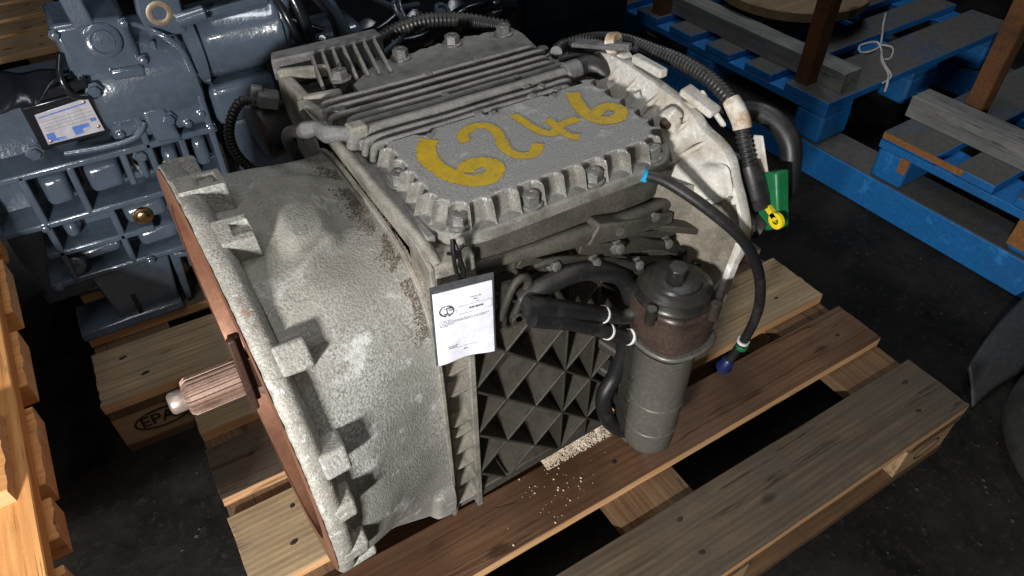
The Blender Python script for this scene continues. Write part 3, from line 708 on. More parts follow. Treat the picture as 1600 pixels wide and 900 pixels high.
# far plate with scalloped edge
pts = [(372, 606), (652, 606), (660, 660)]
for k in range(60):
    x = lerp(655, 352, k/59); pts.append((x, 690+(6 if (k % 12) < 4 else 0)+3*math.sin(k*.9)))
pts[-14:] = []; pts += [(430, 690), (372, 640)]
mb = MB(); mb.prism(pts, 'z', 540, 566); mb.build('bolted_plate', 'rimcov', cov, bevel=2)
for x, y in ((463, 680), (549, 682), (633, 672), (364, 664)): inst('bolt', BOLT, (x, y, 567), cov, rot=(0, 0, random.random()))
for k in range(7):
    x = 432-k*16
    mb = MB(); mb.hexa([(x-3, 640+k*3, 560), (x+3, 640+k*3, 560), (x+14, 730, 560), (x+8, 730, 560), (x-2, 646+k*3, 572), (x+2, 646+k*3, 572), (x+13, 726, 584), (x+9, 726, 584)])
    mb.build('grille_fin', 'rimcov', cov, bevel=1)
# actuator housing at the far front corner, box dark for its shaded opening
mb = MB(); mb.hexa([(318, 625, 400), (470, 640, 400), (470, 745, 400), (306, 770, 400), (318, 640, 535), (400, 644, 540), (450, 735, 540), (306, 738, 535)])
act = mb.build('actuator_housing', 'dirty', G, bevel=6, seg=3)
mb = MB(); mb.hexa([(300, 600, 440), (312, 604, 440), (312, 778, 430), (298, 778, 430), (300, 640, 560), (316, 642, 562), (312, 742, 562), (294, 740, 560)]); mb.build('actuator_wall', 'frame', act, bevel=5, seg=3)
mb = MB(); mb.bar((302, 648, 554), (352, 628, 560), 16, 22); mb.build('actuator_rib', 'frame', act, bevel=5)
mb = MB(); mb.bar((296, 735, 560), (360, 700, 566), 12, 18); mb.build('actuator_rib', 'frame', act, bevel=4)
mb = MB(); mb.bar((300, 640, 548), (310, 575, 556), 18, 30); mb.build('actuator_rib', 'frame', act, bevel=6)
mb = MB(); mb.prism([(292, 742), (300, 770), (460, 768), (462, 738), (400, 734)], 'z', 548, 580); mb.build('actuator_lid', 'greyplastic', act, bevel=3)
# ------------------------------------------------------------------ rear housing
outer = [(560, 560), (520, 582), (488, 592), (448, 594), (394, 592), (343, 588), (313, 583), (294, 572), (263, 566), (242, 555), (225, 530), (206, 503), (193, 478), (190, 450), (194, 424), (204, 388), (222, 330), (250, 250), (280, 150), (320, 90), (400, 70), (560, 70), (640, 150), (690, 300), (700, 430), (660, 520)]
def closed(pts, n):
    P = [Vector((a, b)) for a, b in pts]; m = len(P); out = []
    for i in range(m):
        a, b, c_, d = P[i-1], P[i], P[(i+1) % m], P[(i+2) % m]
        for k in range(n):
            t = k/n; out.append(.5*((2*b)+(c_-a)*t+(2*a-5*b+4*c_-d)*t*t+(3*b-a-3*c_+d)*t**3))
    return out
oc = closed(outer, 8); NO = len(oc); cen = Vector((440, 340))
def offs(p, d):
    v = (p-cen); return p-v.normalized()*d
BOSS = [(405, 575, 674, 15, 20), (338, 562, 673, 22, 24), (236, 528, 675, 34, 22), (440, 582, 678, 13, 16), (205, 470, 680, 18, 9)]
secs = [(640, 110), (655, 84), (664, 58), (668, 42), (672, 34), (677, 29), (682, 26), (686, 24), (688.5, 20), (690, 10), (691, 4), (693, .8), (696, 0), (705, 0), (708, 1.5), (710, 6), (710.5, 14)]
def rear(u, v):
    i = int(u*NO+.5) % NO; j = min(int(v*(len(secs)-1)+1e-6), len(secs)-1); x, d = secs[j]
    w = 1
    p = offs(oc[i], d*w); bulge = 0
    for by, bz, bx, br, bh in BOSS:
        dd = math.sqrt((p.x-by)**2+(p.y-bz)**2+((x-bx)*1.1)**2)
        bulge += bh*max(0, 1-sst(br*.55, br*1.05, dd))
    q = offs(p, -bulge*(1 if x < 690 else 0))
    return (x+nz(q.x, q.y, 0, .04)*.4, q.x, q.y)
mb = MB(); mb.grid(rear, NO, len(secs), cu=True)
k0 = len(mb.v)-0
back = [i*len(secs)+len(secs)-1 for i in range(NO)]; mb.f.append(tuple(back)); mb.mi.append(0)
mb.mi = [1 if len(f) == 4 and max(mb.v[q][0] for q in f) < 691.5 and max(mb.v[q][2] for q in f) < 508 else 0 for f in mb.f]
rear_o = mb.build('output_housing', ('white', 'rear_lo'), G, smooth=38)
for (ya_, za_) in ((462, 590), (420, 590), (372, 588), (312, 577), (278, 564)):
    p_ = Vector((ya_, za_)); a_, b_ = offs(p_, 44), offs(p_, 3); t_ = (b_-a_).normalized(); n_ = Vector((-t_.y, t_.x))*2.6
    mb = MB(); mb.hexa([(662, *(a_-n_*1.6)), (692, *(a_-n_*1.6)), (692, *(a_+n_*1.6)), (662, *(a_+n_*1.6)), (676, *(offs(p_, 18)-n_)), (692, *(b_-n_)), (692, *(b_+n_)), (676, *(offs(p_, 18)+n_))]); mb.build('housing_rib', 'white', rear_o, bevel=1.2)
for (ya_, za_) in ((480, 586), (396, 586), (322, 577), (250, 553), (200, 474)):
    MB().lathe((709, ya_, za_-6), (1, 0, 0), [(0, 9), (2, 9), (2.2, 6.5), (8, 6.3), (9, 5)], 6).build('housing_bolt', 'steel', rear_o)
mb = MB()
for (y, z) in ((470, 586), (330, 578)):
    mb2 = MB(); mb2.lathe((698, y, z), (1, 0, 0), [(0, 10), (3, 12), (16, 12), (18, 10)], 16); mb2.build('flange_ear', 'white', rear_o)
for a_ in (((700, 440, 604), (700, 380, 606), 12, 14, (1, 0, 0)), ((704, 345, 600), (716, 296, 585), 10, 22, (1, 0, 0)), ((718, 330, 600), (730, 290, 565), 6, 8, (0, 0, 1))): MB().bar(*a_).build('housing_bracket', 'white', rear_o, bevel=3)
mb = MB(); mb.lathe((668, 331, 566), (0, -.2, 1), [(0, 8), (5, 8), (6, 6)], 12); mb.build('rust_spot', 'lever', rear_o)
# lower rear casting between the side wall and the white flange
mb = MB()
def lowc(u, v):
    x = lerp(600, 695, u); z = lerp(515, 180, v); y = lerp(302, 250, sst(0, 1, u))-18*math.exp(-((x-668)/20)**2-((z-430)/30)**2)-16*math.exp(-((x-650)/20)**2-((z-360)/30)**2)-14*math.exp(-((x-640)/18)**2-((z-478)/18)**2)
    y -= 34*sst(668, 694, x)*sst(330, 460, z)
    return (x, y+nz(x, z, 0, .03)*5, z)
mb.grid(lowc, 40, 60); mb.build('output_casting', 'rear_lo', G, smooth=60)
mb = MB(); mb.bar((698, 196, 460), (698, 206, 330), 16, 10, up=(0, 1, 0)); mb.build('housing_strip', 'white', rear_o, bevel=3)

# ------------------------------------------------------------------ oil filter canister
CX, CY = 618, 210
mb = MB()
prof = [(78, 28), (80, 33), (85, 37), (96, 38), (128, 39), (129, 40), (132, 40), (133, 39), (190, 40), (191, 41), (194, 41), (195, 40), (300, 41.5), (304, 44), (314, 44)]
mb.lathe((CX, CY, 0), (0, 0, 1), prof, 40)
can = mb.build('oil_filter', 'can', G, smooth=40)
mb = MB(); mb.bar((CX+40, CY+4, 110), (CX+41, CY+4, 305), 6, 10, up=(1, 0, 0)); mb.build('canister_rib', 'can', can, bevel=3)
mb = MB(); mb.bar((CX+48, CY+14, 230), (CX+48, CY+14, 312), 14, 24, up=(1, 0, 0)); mb.build('canister_rib', 'can', can, bevel=3)
mb = MB(); mb.bar((CX-26, CY+34, 90), (CX-26, CY+34, 300), 20, 26, up=(0, 1, 0)); mb.build('canister_rib', 'dirty', can, bevel=3)
hp = [(-54, 24), (-50, -26), (-26, -56), (26, -60), (54, -44), (60, 0), (50, 44), (0, 58), (-42, 48)]
hp = [(p.x*.93, p.y*.93) for p in closed(hp, 5)]
mb = MB(); mb.prism([(CX-4+x*.95, CY+4+y*.95) for x, y in hp], 'z', 314, 324); mb.build('filter_collar', 'cap', can, bevel=3)
mb = MB(); mb.prism([(CX-4+x*.9, CY+4+y*.9) for x, y in hp], 'z', 325, 394); mb.build('filter_head', 'canhead', can, bevel=8, seg=3)
mb = MB(); mb.prism([(CX-4+x*1.02, CY+4+y*1.02) for x, y in hp], 'z', 322, 329); mb.build('head_lip', 'can', can, bevel=2)
mb = MB(); mb.lathe((CX-4, CY+4, 398), (0, 0, 1), [(-6, 46), (-3, 50), (0, 52), (3, 52), (5, 50), (9, 49.5), (12, 48), (15, 47.5), (18, 43), (20, 41), (22, 34), (25, 32), (27, 22)], 48)
capo = mb.build('filter_cap', 'cap', can, smooth=40)
mb = MB(); mb.prism([(CX-4+14*math.cos(R(60*k+20)), CY+4+14*math.sin(R(60*k+20))) for k in range(6)], 'z', 423, 441); mb.build('cap_nut', 'cap', can, bevel=2)
for a in (20, 110, 200, 290): MB().cyl((CX-4+58*math.cos(R(a)), CY+4+58*math.sin(R(a)), 385), (CX-4+58*math.cos(R(a)), CY+4+58*math.sin(R(a)), 412), 7, None, 12).build('cap_screw', 'cap', can)
mb = MB(); mb.hexa([(CX+20, CY-30, 412), (CX+27, CY-25, 412), (CX+31, CY-8, 414), (CX+24, CY-10, 417), (CX+20, CY-30, 414), (CX+27, CY-25, 414), (CX+31, CY-8, 416), (CX+24, CY-10, 419)]); mb.build('rust_patch', 'rust', can)
mb = MB(); mb.bar((600, 318, 350), (600, 240, 350), 50, 60); mb.build('filter_mount', 'dirty', can, bevel=6)
mb = MB(); mb.bar((600, 318, 130), (606, 240, 130), 40, 34); mb.build('filter_mount', 'dirty', can, bevel=6)
for zz_ in (180, 235, 285): MB().bar((560, 316, zz_+30), (606, 236, zz_), 26, 16).build('filter_mount', 'dirtyrib', can, bevel=4)
for zz_ in (172, 226): MB().cyl((592, 248, zz_), (586, 226, zz_), 8, None, 14).build('mount_bolt', 'dirty', can)

# ------------------------------------------------------------------ hoses
def hose(name, pts, r, mat='rubber', ridge=0, pitch=0, label=None, par=None, n=14):
    return MB().tube(pts, r, n, ridge, pitch).build(name, mat, par or G, smooth=60, label=label)
def ring(p, d, r, par, w=3, mat='whitering'):
    p = Vector(p); d = Vector(d).normalized(); MB().lathe(p-d*w/2, d, [(0, r-.4), (.2, r+.9), (w-.2, r+.9), (w, r-.4)], 18).build('marking_ring', mat, par)
h1 = hose('breather_hose', [(596, 276, 548), (615, 258, 541), (646, 216, 516), (684, 184, 474), (731, 180, 399), (764, 186, 314), (772, 196, 240), (760, 205, 182)], [6.5, 7, 7.4, 7.4, 7.4, 7.4, 7.2, 7])
ring((771, 198, 228), (-.1, .1, -1), 8.4, h1, 5); MB().lathe((761, 205, 186), (-.25, .12, -.9), [(0, 8), (4, 10), (14, 10.5), (16, 12.5), (21, 12.5), (22, 9.5), (26, 9)], 20).build('hose_plug', 'blueplug', h1)
MB().lathe((771.5, 197.5, 221), (-.1, .1, -1), [(0, 9), (1, 9.6), (7, 9.6), (8, 9)], 16).build('green_ring', 'green', h1)
MB().cyl((594, 281.5, 546.5), (599, 278, 544), 8.2, None, 14).build('tape_end', 'cyan', h1)
hu = hose('coolant_hose', [(408, 246, 449), (430, 244, 440), (470, 243, 415), (524, 243, 378), (560, 244, 352), (596, 232, 372)], [12.5, 12, 11.5, 11, 10.5, 10.5])
ring((524, 243, 378), (.8, 0, -.55), 11.2, hu)
hl = hose('coolant_hose', [(413, 241, 430), (440, 240, 414), (470, 238, 396), (528, 234, 352), (576, 226, 318), (602, 205, 345)], [10, 10.5, 10.5, 10.5, 10.5, 10.5])
ring((528, 234, 352), (.8, -.05, -.6), 10.8, hl); ring((562, 229, 327), (.8, -.05, -.6), 10.8, hl)
hose('hose_end', [(566, 228, 324), (585, 218, 326), (600, 208, 342)], 12.5, 'conduit', 2, 7, par=hl)
hose('crossover_hose', [(414, 268, 440), (440, 262, 452), (490, 258, 456), (546, 258, 428), (580, 260, 380), (590, 262, 290), (580, 262, 210), (558, 258, 170), (566, 252, 115), (592, 244, 78), (612, 238, 66)], 12.5)
MB().lathe((598, 240, 72), (.7, -.3, -.3), [(0, 15), (2, 17), (16, 17), (18, 14), (30, 13)], 18).build('hose_union', 'can', G)
mb = MB(); mb.tube([(388, 270, 420), (394, 266, 450), (404, 264, 474), (416, 264, 478), (424, 266, 468), (420, 268, 450), (408, 270, 420)], 5, 10); mb.bar((398, 272, 472), (388, 275, 400), 14, 6, up=(0, 1, 0)); mb.build('hose_bracket', 'dirtyrib', G)
hose('drain_pipe', [(560, 268, 170), (590, 262, 140), (620, 254, 90)], 11, 'dirty')
# harness
hose('harness_conduit', [(655, 560, 575), (690, 590, 565), (718, 560, 580), (728, 500, 598), (730, 440, 606), (732, 385, 612), (733, 330, 610), (733, 288, 598)], 10.5, 'conduit', 1.6, 6)
MB().tube([(733, 292, 600), (732, 280, 593), (731, 268, 584), (730, 262, 576)], [11, 12, 12, 11.5], 14).build('harness_tape', 'tape', G)
hose('connector_conduit', [(730, 263, 577), (729, 254, 562), (729, 245, 548), (730, 238, 536)], 10, 'conduit', 2, 6)
MB().tube([(730, 240, 538), (733, 230, 520), (737, 221, 500), (741, 214, 486)], [13, 15, 17, 15], 14).build('connector_boot', 'rubber', G)
hose('cable_bundle', [(760, 330, 560), (785, 280, 572), (795, 240, 552), (790, 220, 510), (775, 214, 470)], [11, 13, 14, 13, 12])
mb = MB(); mb.hexa([(742, 212, 446), (762, 205, 442), (764, 180, 466), (744, 180, 470), (742, 228, 528), (762, 222, 528), (763, 204, 540), (744, 208, 538)]); gr = mb.build('green_connector', 'green', G, bevel=3)
mb = MB(); mb.bar((741, 214, 496), (741, 185, 482), 8, 6, up=(1, 0, 0)); mb.lathe((738, 185, 481), (1, 0, 0), [(0, 5), (0, 11), (5, 11), (5, 5)], 18, cap=False); mb.build('yellow_key', 'yellowplastic', gr)
MB().tube([(736, 226, 462), (738, 212, 455), (742, 200, 452)], [14, 16, 14], 14).build('connector_boot', 'rubber', G)
mb = MB(); mb.bar((744, 248, 570), (748, 226, 520), 16, 4, up=(1, 0, 0)); mb.build('connector_bracket', 'white', G, bevel=3)
hose('elbow_hose', [(650, 506, 572), (668, 505, 574), (682, 495, 572), (690, 482, 560), (692, 474, 545)], [13, 15, 16, 15, 14])
hose('loom_branch', [(655, 552, 566), (676, 540, 573), (700, 520, 578), (716, 500, 588)], 7)
mb = MB(); mb.bar((676, 545, 590), (708, 468, 606), 22, 6); mb.bar((690, 512, 596), (706, 458, 610), 10, 10); mb.build('loom_bracket', 'greyplastic', G, bevel=2)
mb = MB(); mb.cyl((703, 500, 600), (709, 488, 604), 15, None, 14); mb.build('loom_tape', 'tape', G)
hose('loom_conduit', [(440, 760, 545), (480, 772, 562), (540, 770, 572), (600, 752, 568), (660, 700, 560)], 12, 'conduit', 2, 7)
# front corner bits: coiled conduit, grey elbow
hose('coiled_conduit', [(268, 752, 520), (240, 760, 523), (218, 762, 497), (210, 764, 468), (214, 764, 436), (232, 764, 405), (262, 760, 395)], 8, 'conduit', 1.5, 6)
mb = MB(); mb.bar((262, 748, 528), (290, 740, 520), 26, 22); mb.bar((254, 756, 532), (270, 752, 526), 14, 30); mb.build('sensor_plug', 'greyplastic', G, bevel=3)
MB().lathe((250, 765, 465), (1, .15, .1), [(0, 36), (6, 44), (40, 46), (50, 40)], 30).build('coil_darkness', 'rubber', G)  # black disc added for the dark background inside the coil
MB().tube([(268, 556, 566), (274, 550, 571), (286, 540, 575), (294, 528, 571), (306, 518, 573), (322, 508, 572)], [7, 11, 9, 12, 9, 9.5], 12).build('pipe_elbow', 'greyplastic', G)
hose('elbow_loop', [(272, 552, 568), (262, 572, 562), (258, 590, 545), (264, 602, 515), (276, 610, 480)], 8)

# ------------------------------------------------------------------ yellow number painted on the cover
S6 = [[(393, 443), (383, 432), (374, 412), (372, 396), (374, 380), (380, 360), (390, 344), (404, 336), (418, 337), (428, 346), (430, 357), (424, 366), (413, 369), (402, 366), (396, 358)]]
S2 = [[(428, 414), (430, 428), (440, 437), (456, 441), (468, 432), (470, 414), (465, 395), (460, 374), (464, 358), (474, 351), (486, 352), (499, 366)]]
S4 = [[(509, 440), (511, 420), (514, 396), (520, 380), (528, 376), (536, 380), (550, 388), (574, 389)], [(538, 408), (539, 392), (538, 374), (541, 360), (549, 351)]]
S6b = [[(606, 447), (598, 430), (592, 410), (589, 390), (594, 372), (606, 364), (620, 365), (630, 374), (631, 384), (622, 393), (609, 392), (598, 386)]]
yo = MB(); ed = []
zz = 575.5
for strokes, w in ((S6, 10.5), (S2, 6.6), (S4, 5.8), (S6b, 8.6)):
    for st in strokes:
        P = [Vector((a, b, 0)) for a, b in st]; Q = []
        for i in range(len(P)-1):
            a, b, c_, d = P[max(i-1, 0)], P[i], P[i+1], P[min(i+2, len(P)-1)]
            for k in range(7):
                t = k/7; Q.append(.5*((2*b)+(c_-a)*t+(2*a-5*b+4*c_-d)*t*t+(3*b-a-3*c_+d)*t**3))
        Q.append(P[-1]); n0 = len(yo.v); cols = (-1.15, -.85, -.4, 0, .4, .85, 1.15)
        for i, q in enumerate(Q):
            d = (Q[min(i+1, len(Q)-1)]-Q[max(i-1, 0)]).normalized(); nn = Vector((-d.y, d.x, 0)); ww = w*(1+.16*noise.noise(q*.06)); en = min(i, len(Q)-1-i)
            for c_ in cols:
                p = q+nn*ww*c_; yo.v.append((p.x, p.y, zz)); ed.append(min(1.0, max(abs(c_)*.82, .95 if en == 0 else (.6 if en == 1 else 0))))
            zz += .0008
        m = len(cols)
        for i in range(len(Q)-1):
            for j in range(m-1): yo.f.append((n0+i*m+j, n0+(i+1)*m+j, n0+(i+1)*m+j+1, n0+i*m+j+1)); yo.mi.append(0)
        zz += .05
y_o = yo.build('painted_number', 'yellow', cov, smooth=0, label='hand painted yellow number 6246')
at = y_o.data.attributes.new('edge', 'FLOAT', 'POINT'); at.data.foreach_set('value', ed)

# ------------------------------------------------------------------ hanging tag
T = thing('hanging_tag', 'white printed paper tag in clear sleeve tied below the cover corner', 'tag', (333, 256, 390))
tl, tr, br_, bl_ = Vector((298, 258, 514)), Vector((368, 254, 505)), Vector((370, 259, 385)), Vector((297, 262, 398))
def tp(u, v, o=0):   # u right, v down
    p = tl.lerp(tr, u).lerp(bl_.lerp(br_, u), v); b = 3*math.sin(math.pi*u)*math.sin(math.pi*v)+2.2*math.sin(2.2*math.pi*u+1)*v
    return (p.x, p.y-b-o, p.z)
mb = MB(); mb.grid(lambda u, v: tp(u, v, .6), 14, 18); mb.grid(lambda u, v: tp(u, v, -.2), 14, 18); pap = mb.build('paper', 'paper', T, smooth=60)
mb = MB(); mb.grid(lambda u, v: tp(lerp(-.035, 1.04, u), lerp(-.09, .0, v), -.3), 12, 6); mb.grid(lambda u, v: tp(lerp(-.035, 0, u), lerp(0, 1.0, v), -.3), 3, 16); mb.grid(lambda u, v: tp(lerp(1.0, 1.04, u), lerp(0, 1.0, v), -.3), 3, 16)
mb.build('sleeve', 'sleeve', T, smooth=60)
def patch(mb, u0, v0, u1, v1, o=1.0, sk=0): mb.add([tp(u0, v0, o), tp(u1, v0, o), tp(u1, v1, o), tp(u0, v1, o)], [(0, 1, 2, 3)])
rr = random.Random(12); ink = MB(); gy = MB()
def line(m, u0, u1, v, h=.012):
    u = u0
    while u < u1:
        w = rr.uniform(.012, .04); patch(m, u, v+rr.uniform(-.002, .002), min(u+w, u1), v+h); u += w+rr.uniform(.006, .014)
line(gy, .60, .80, .135); line(ink, .66, .74, .165); line(gy, .70, .76, .20, .01); line(ink, .58, .82, .262, .02)
for k, (a, b) in enumerate(((.06, .28), (.06, .92), (.06, .88), (.07, .30), (.07, .2))): line(gy, a, b, .365+k*.018, .009)
line(gy, .18, .36, .745); line(ink, .19, .33, .77, .012); line(gy, .34, .70, .80, .006); line(ink, .46, .53, .845, .016)
patch(gy, .40, .225, .98, .229); patch(gy, .40, .325, .98, .329); patch(gy, .977, .225, .983, .329); patch(gy, .36, .25, .366, .30)
for k in range(40):   # round emblem: broken ring, upright figure and base bars
    a0, a1 = 2*math.pi*k/40, 2*math.pi*(k+1)/40; w = .018 if k % 13 in (0, 1) else (.030 if 3 < k < 18 else .022)
    if k in (9, 10, 29): continue
    q = [(.20+(.125+s)*math.cos(a), .245+(.125+s)*.58*math.sin(a)) for a, s in ((a0, 0), (a1, 0), (a1, -w), (a0, -w))]
    ink.add([tp(u, v, 1.0) for u, v in q], [(0, 1, 2, 3)])
patch(ink, .195, .20, .212, .28); patch(ink, .14, .275, .24, .287); patch(ink, .15, .212, .19, .218); patch(ink, .22, .20, .29, .216); patch(gy, .23, .225, .30, .25); patch(gy, .13, .292, .27, .30)
ink.build('print', 'ink', pap, smooth=0); gy.build('fine_print', 'inkgrey', pap, smooth=0)
mb = MB(); mb.tube([(333, 259, 512), (330, 262, 530), (328, 262, 552), (331, 268, 568)], 2.4, 8); mb.tube([(336, 259, 512), (338, 261, 530), (334, 262, 550), (333, 270, 566)], 2.4, 8); mb.box(328, 336, 258, 263, 549, 557); mb.tube([(322, 264, 556), (331, 262, 554), (342, 263, 560)], 2, 8)
mb.build('cable_tie', 'strap', T)

# ------------------------------------------------------------------ crumbs and absorbent
def crumbs(name, spots, mat, label, base, seed=1):
    mb = MB(); rn = random.Random(seed)
    for x, y, z, r in spots:
        vs = [(x+a*r*rn.uniform(.6, 1.2), y+b*r*rn.uniform(.6, 1.2), z+c_*r*rn.uniform(.5, 1)) for a, b, c_ in ((1, 0, 0), (0, 1, 0), (-1, 0, 0), (0, -1, 0), (0, 0, 1), (0, 0, -1))]
        mb.add(vs, [(0, 1, 4), (1, 2, 4), (2, 3, 4), (3, 0, 4), (1, 0, 5), (2, 1, 5), (3, 2, 5), (0, 3, 5)])
    o = mb.build(name, mat, smooth=0, base=base); tag(o, label, kind='stuff'); return o
rn = random.Random(5); sp_ = []
for k in range(7000):
    u = rn.random(); x = lerp(478, 612, u); y = rn.gauss(304, 12); h = max(0, (26+34*u)*math.sin(math.pi*min(1, max(0, u)))**.7*(1-abs(y-314)/32)*(.75+.6*nz(x, y, 0, .04)+.3*nz(x, y, 5, .12)))
    if h <= 0: continue
    sp_.append((x, y, 1+h*rn.uniform(.75, 1.0), rn.choice((.6, .8, 1.0, 1.2, 1.6, 2.1))))
crumbs('absorbent_granules', sp_, 'saw', 'pale absorbent granules heaped under the gearbox side', (540, 320, 0), 1)
sp_ = []
for k in range(70):
    x, y = rn.gauss(470, 42), rn.gauss(254, 30)
    if 192 < y < 295: sp_.append((x, y, 1.2, rn.choice((.8, .9, 1.0, 1.2, 1.5, 2.2))))
crumbs('scattered_granules', sp_, 'saw', 'few pale granules scattered on the dark stained board', (470, 250, 0), 2)
sp_ = []
for k in range(7000):
    t = rn.uniform(34, 112); x = 297-abs(rn.gauss(0, 11))-(4 if t > 60 else 0)
    if nz(x, t*4, 0, .035) < -.1 or x < 262: continue
    q = bell_pt(t/360, (x-134)/166) if rn.random() < .5 else trough((t-33)/83, rn.random()*.8)
    sp_.append((q[0], q[1], q[2]+rn.uniform(-.3, 1.2), rn.choice((.5, .6, .8, .9, 1.1, 1.5))))
crumbs('dirt_crumbs', sp_, 'crumb', 'brown dirt crumbs caught behind the bell housing', (289, 400, 500), 3)
rn2 = random.Random(21); sp_ = []
for k in range(1600):
    x, y = rn2.uniform(-100, 1900), rn2.uniform(-500, 900)
    sp_.append((x, y, -PZ+1, rn2.choice((.8, 1, 1.3, 1.6, 2, 3, 4.5))))
crumbs('floor_grit', sp_, 'tyre', 'grit scattered over the dark floor', (900, 100, -PZ), 4)

# ------------------------------------------------------------------ slate blue gearbox behind
S = thing('gearbox', 'glossy slate blue painted gearbox with ribbed side and metal data plate', 'gearbox', (60, 1180, 0))
mb = MB(); mb.box(-175, 224, 1062, 1200, 60, 470); sb = mb.build('case', 'slate', S, bevel=10, seg=3)
def srib(name, xa, za, xb, zb, w, y0=1000, mat='slate'):
    mb = MB(); dx, dz = xb-xa, zb-za; l = math.hypot(dx, dz); a, b = -dz/l*w/2, dx/l*w/2; k = 1.8
    mb.hexa([(xa+a*k, 1066, za+b*k), (xb+a*k, 1066, zb+b*k), (xb-a*k, 1066, zb-b*k), (xa-a*k, 1066, za-b*k), (xa+a, y0, za+b), (xb+a, y0, zb+b), (xb-a, y0, zb-b), (xa-a, y0, za-b)])
    return mb.build(name, mat, sb, bevel=3, seg=2)
for z, xa, xb in ((367, -172, 222), (268, -165, 218), (205, -120, 60), (140, -140, 214)): srib('cross_rib', xa, z+3, xb, z-4, 12)
for x, za, zb in ((-96, 372, 140), (-24, 366, 268), (5, 268, 140), (104, 440, 268), (60, 366, 300), (212, 462, 120), (112, 205, 140), (158, 366, 268)): srib('upright_rib', x, za, x-2, zb, 11)
for x0, x1, z0, z1, yy in ((-85, -32, 290, 352, 1014), (-15, 52, 290, 350, 1018), (70, 96, 290, 350, 1020), (112, 150, 285, 345, 1012), (166, 204, 285, 350, 1014), (-88, 0, 160, 196, 1020), (15, 100, 214, 258, 1010), (20, 104, 152, 196, 1018), (120, 204, 156, 256, 1016), (112, 204, 382, 440, 1012), (-85, -50, 216, 258, 1018)):
    mb = MB(); mb.hexa([(x0, 1066, z0), (x1, 1066, z0), (x1, 1066, z1), (x0, 1066, z1), (x0+8, yy, z0+4), (x1-8, yy, z0+4), (x1-8, yy+8, z1-10), (x0+8, yy+8, z1-10)]); mb.build('cast_pad', 'slate', sb, bevel=9, seg=3)
# foot and lower web
mb = MB(); mb.hexa([(-140, 990, 4), (52, 990, 4), (60, 1090, 4), (-140, 1090, 4), (-140, 996, 22), (50, 996, 22), (60, 1090, 22), (-140, 1090, 22)]); mb.hexa([(-64, 1004, 20), (48, 1004, 20), (60, 1060, 20), (-70, 1060, 20), (-76, 1002, 138), (62, 1002, 138), (62, 1060, 138), (-80, 1060, 138)])
mb.build('foot', 'slate', S, bevel=4, seg=3)
mb = MB(); mb.hexa([(60, 1010, 6), (72, 1010, 6), (72, 1080, 6), (60, 1080, 6), (64, 1004, 134), (82, 1004, 134), (82, 1080, 134), (64, 1080, 134)]); mb.bar((70, 1006, 128), (140, 1006, 108), 10, 12); mb.box(88, 214, 1040, 1400, 60, 130); mb.build('foot_web', 'slate', S, bevel=3)
mb = MB(); mb.box(-30, -22, 998, 1003, 20, 70); mb.build('paint_run', 'slate_dark', S)
# upper housings
mb = MB(); mb.lathe((52, 1092, 452), (1, 0, 0), [(0, 84), (4, 92), (20, 96), (70, 97), (120, 96), (164, 94), (168, 86)], 36); up = mb.build('shaft_housing', 'slate', S, smooth=50)
mb = MB(); mb.hexa([(56, 1004, 380), (214, 1004, 376), (214, 1080, 376), (56, 1080, 380), (62, 1006, 440), (212, 1006, 436), (212, 1080, 470), (62, 1080, 470)]); mb.build('housing_skirt', 'slate', S, bevel=10, seg=3)
mb = MB(); mb.hexa([(118, 990, 372), (160, 990, 366), (160, 1020, 366), (118, 1020, 372), (112, 998, 432), (150, 998, 430), (150, 1020, 430), (112, 1020, 432)]); mb.build('clamp_pad', 'slate', S, bevel=6, seg=3)
mb = MB(); mb.lathe((216, 1074, 492), (1, .02, .01), [(0, 66), (3, 72), (22, 72), (25, 64), (26, 62), (40, 62), (44, 63), (150, 63), (154, 66), (164, 66), (166, 58)], 36); mb.build('motor', 'slate', S, smooth=40)
mb = MB(); mb.bar((240, 1040, 552), (372, 1046, 556), 26, 14); mb.build('motor_strip', 'slate', S, bevel=3)
mb = MB(); mb.box(228, 350, 1020, 1120, 352, 428); mb.build('valve_box', 'slate', S, bevel=14, seg=3)
mb = MB(); mb.box(228, 420, 1060, 1160, 120, 340); mb.build('extension_case', 'slate', S, bevel=14, seg=3)
mb = MB(); mb.hexa([(38, 1010, 500), (146, 1010, 494), (150, 1130, 500), (38, 1130, 506), (36, 1014, 588), (142, 1016, 580), (146, 1120, 584), (36, 1120, 592)]); tb = mb.build('selector_box', 'slate', S, bevel=9, seg=3)
MB().lathe((100, 1012, 552), (.1, -1, .25), [(0, 27), (6, 27), (8, 24), (9, 19), (9.5, 19), (8, 17), (11, 16), (12, 4), (11, 3)], 28).build('round_cover', 'slate', tb)
mb = MB(); mb.bar((84, 1020, 575), (74, 1040, 690), 30, 14, up=(0, 1, 0)); mb.build('selector_lever', 'slate', S, bevel=4)
mb = MB(); mb.hexa([(92, 1000, 490), (142, 1000, 486), (142, 1020, 486), (92, 1020, 490), (92, 1000, 508), (142, 1000, 504), (142, 1020, 504), (92, 1020, 508)]); mb.build('selector_ledge', 'slate', tb, bevel=4)
mb = MB(); mb.prism([(168, 540), (226, 532), (232, 600), (212, 660), (176, 660), (162, 580)], 'y', 1016, 1036); bkt = mb.build('lifting_bracket', 'slate', S, bevel=5, seg=3)
MB().lathe((194, 1017, 574), (0, -1, .0), [(0, 20), (2, 20), (3, 16), (2, 11), (0, 10)], 24).build('bracket_bush', 'brassdull', bkt)
MB().cyl((216, 1018, 556), (262, 1014, 562), 13, None, 16).build('bracket_stub', 'slate', bkt)
SB = MB().lathe((0, 0, 0), (0, -1, 0), [(0, 14), (3, 14), (4, 10), (4.1, 10), (10, 9.5), (11, 8)], 6).mesh('bolt', [M['slate']], None, 30, world=False)
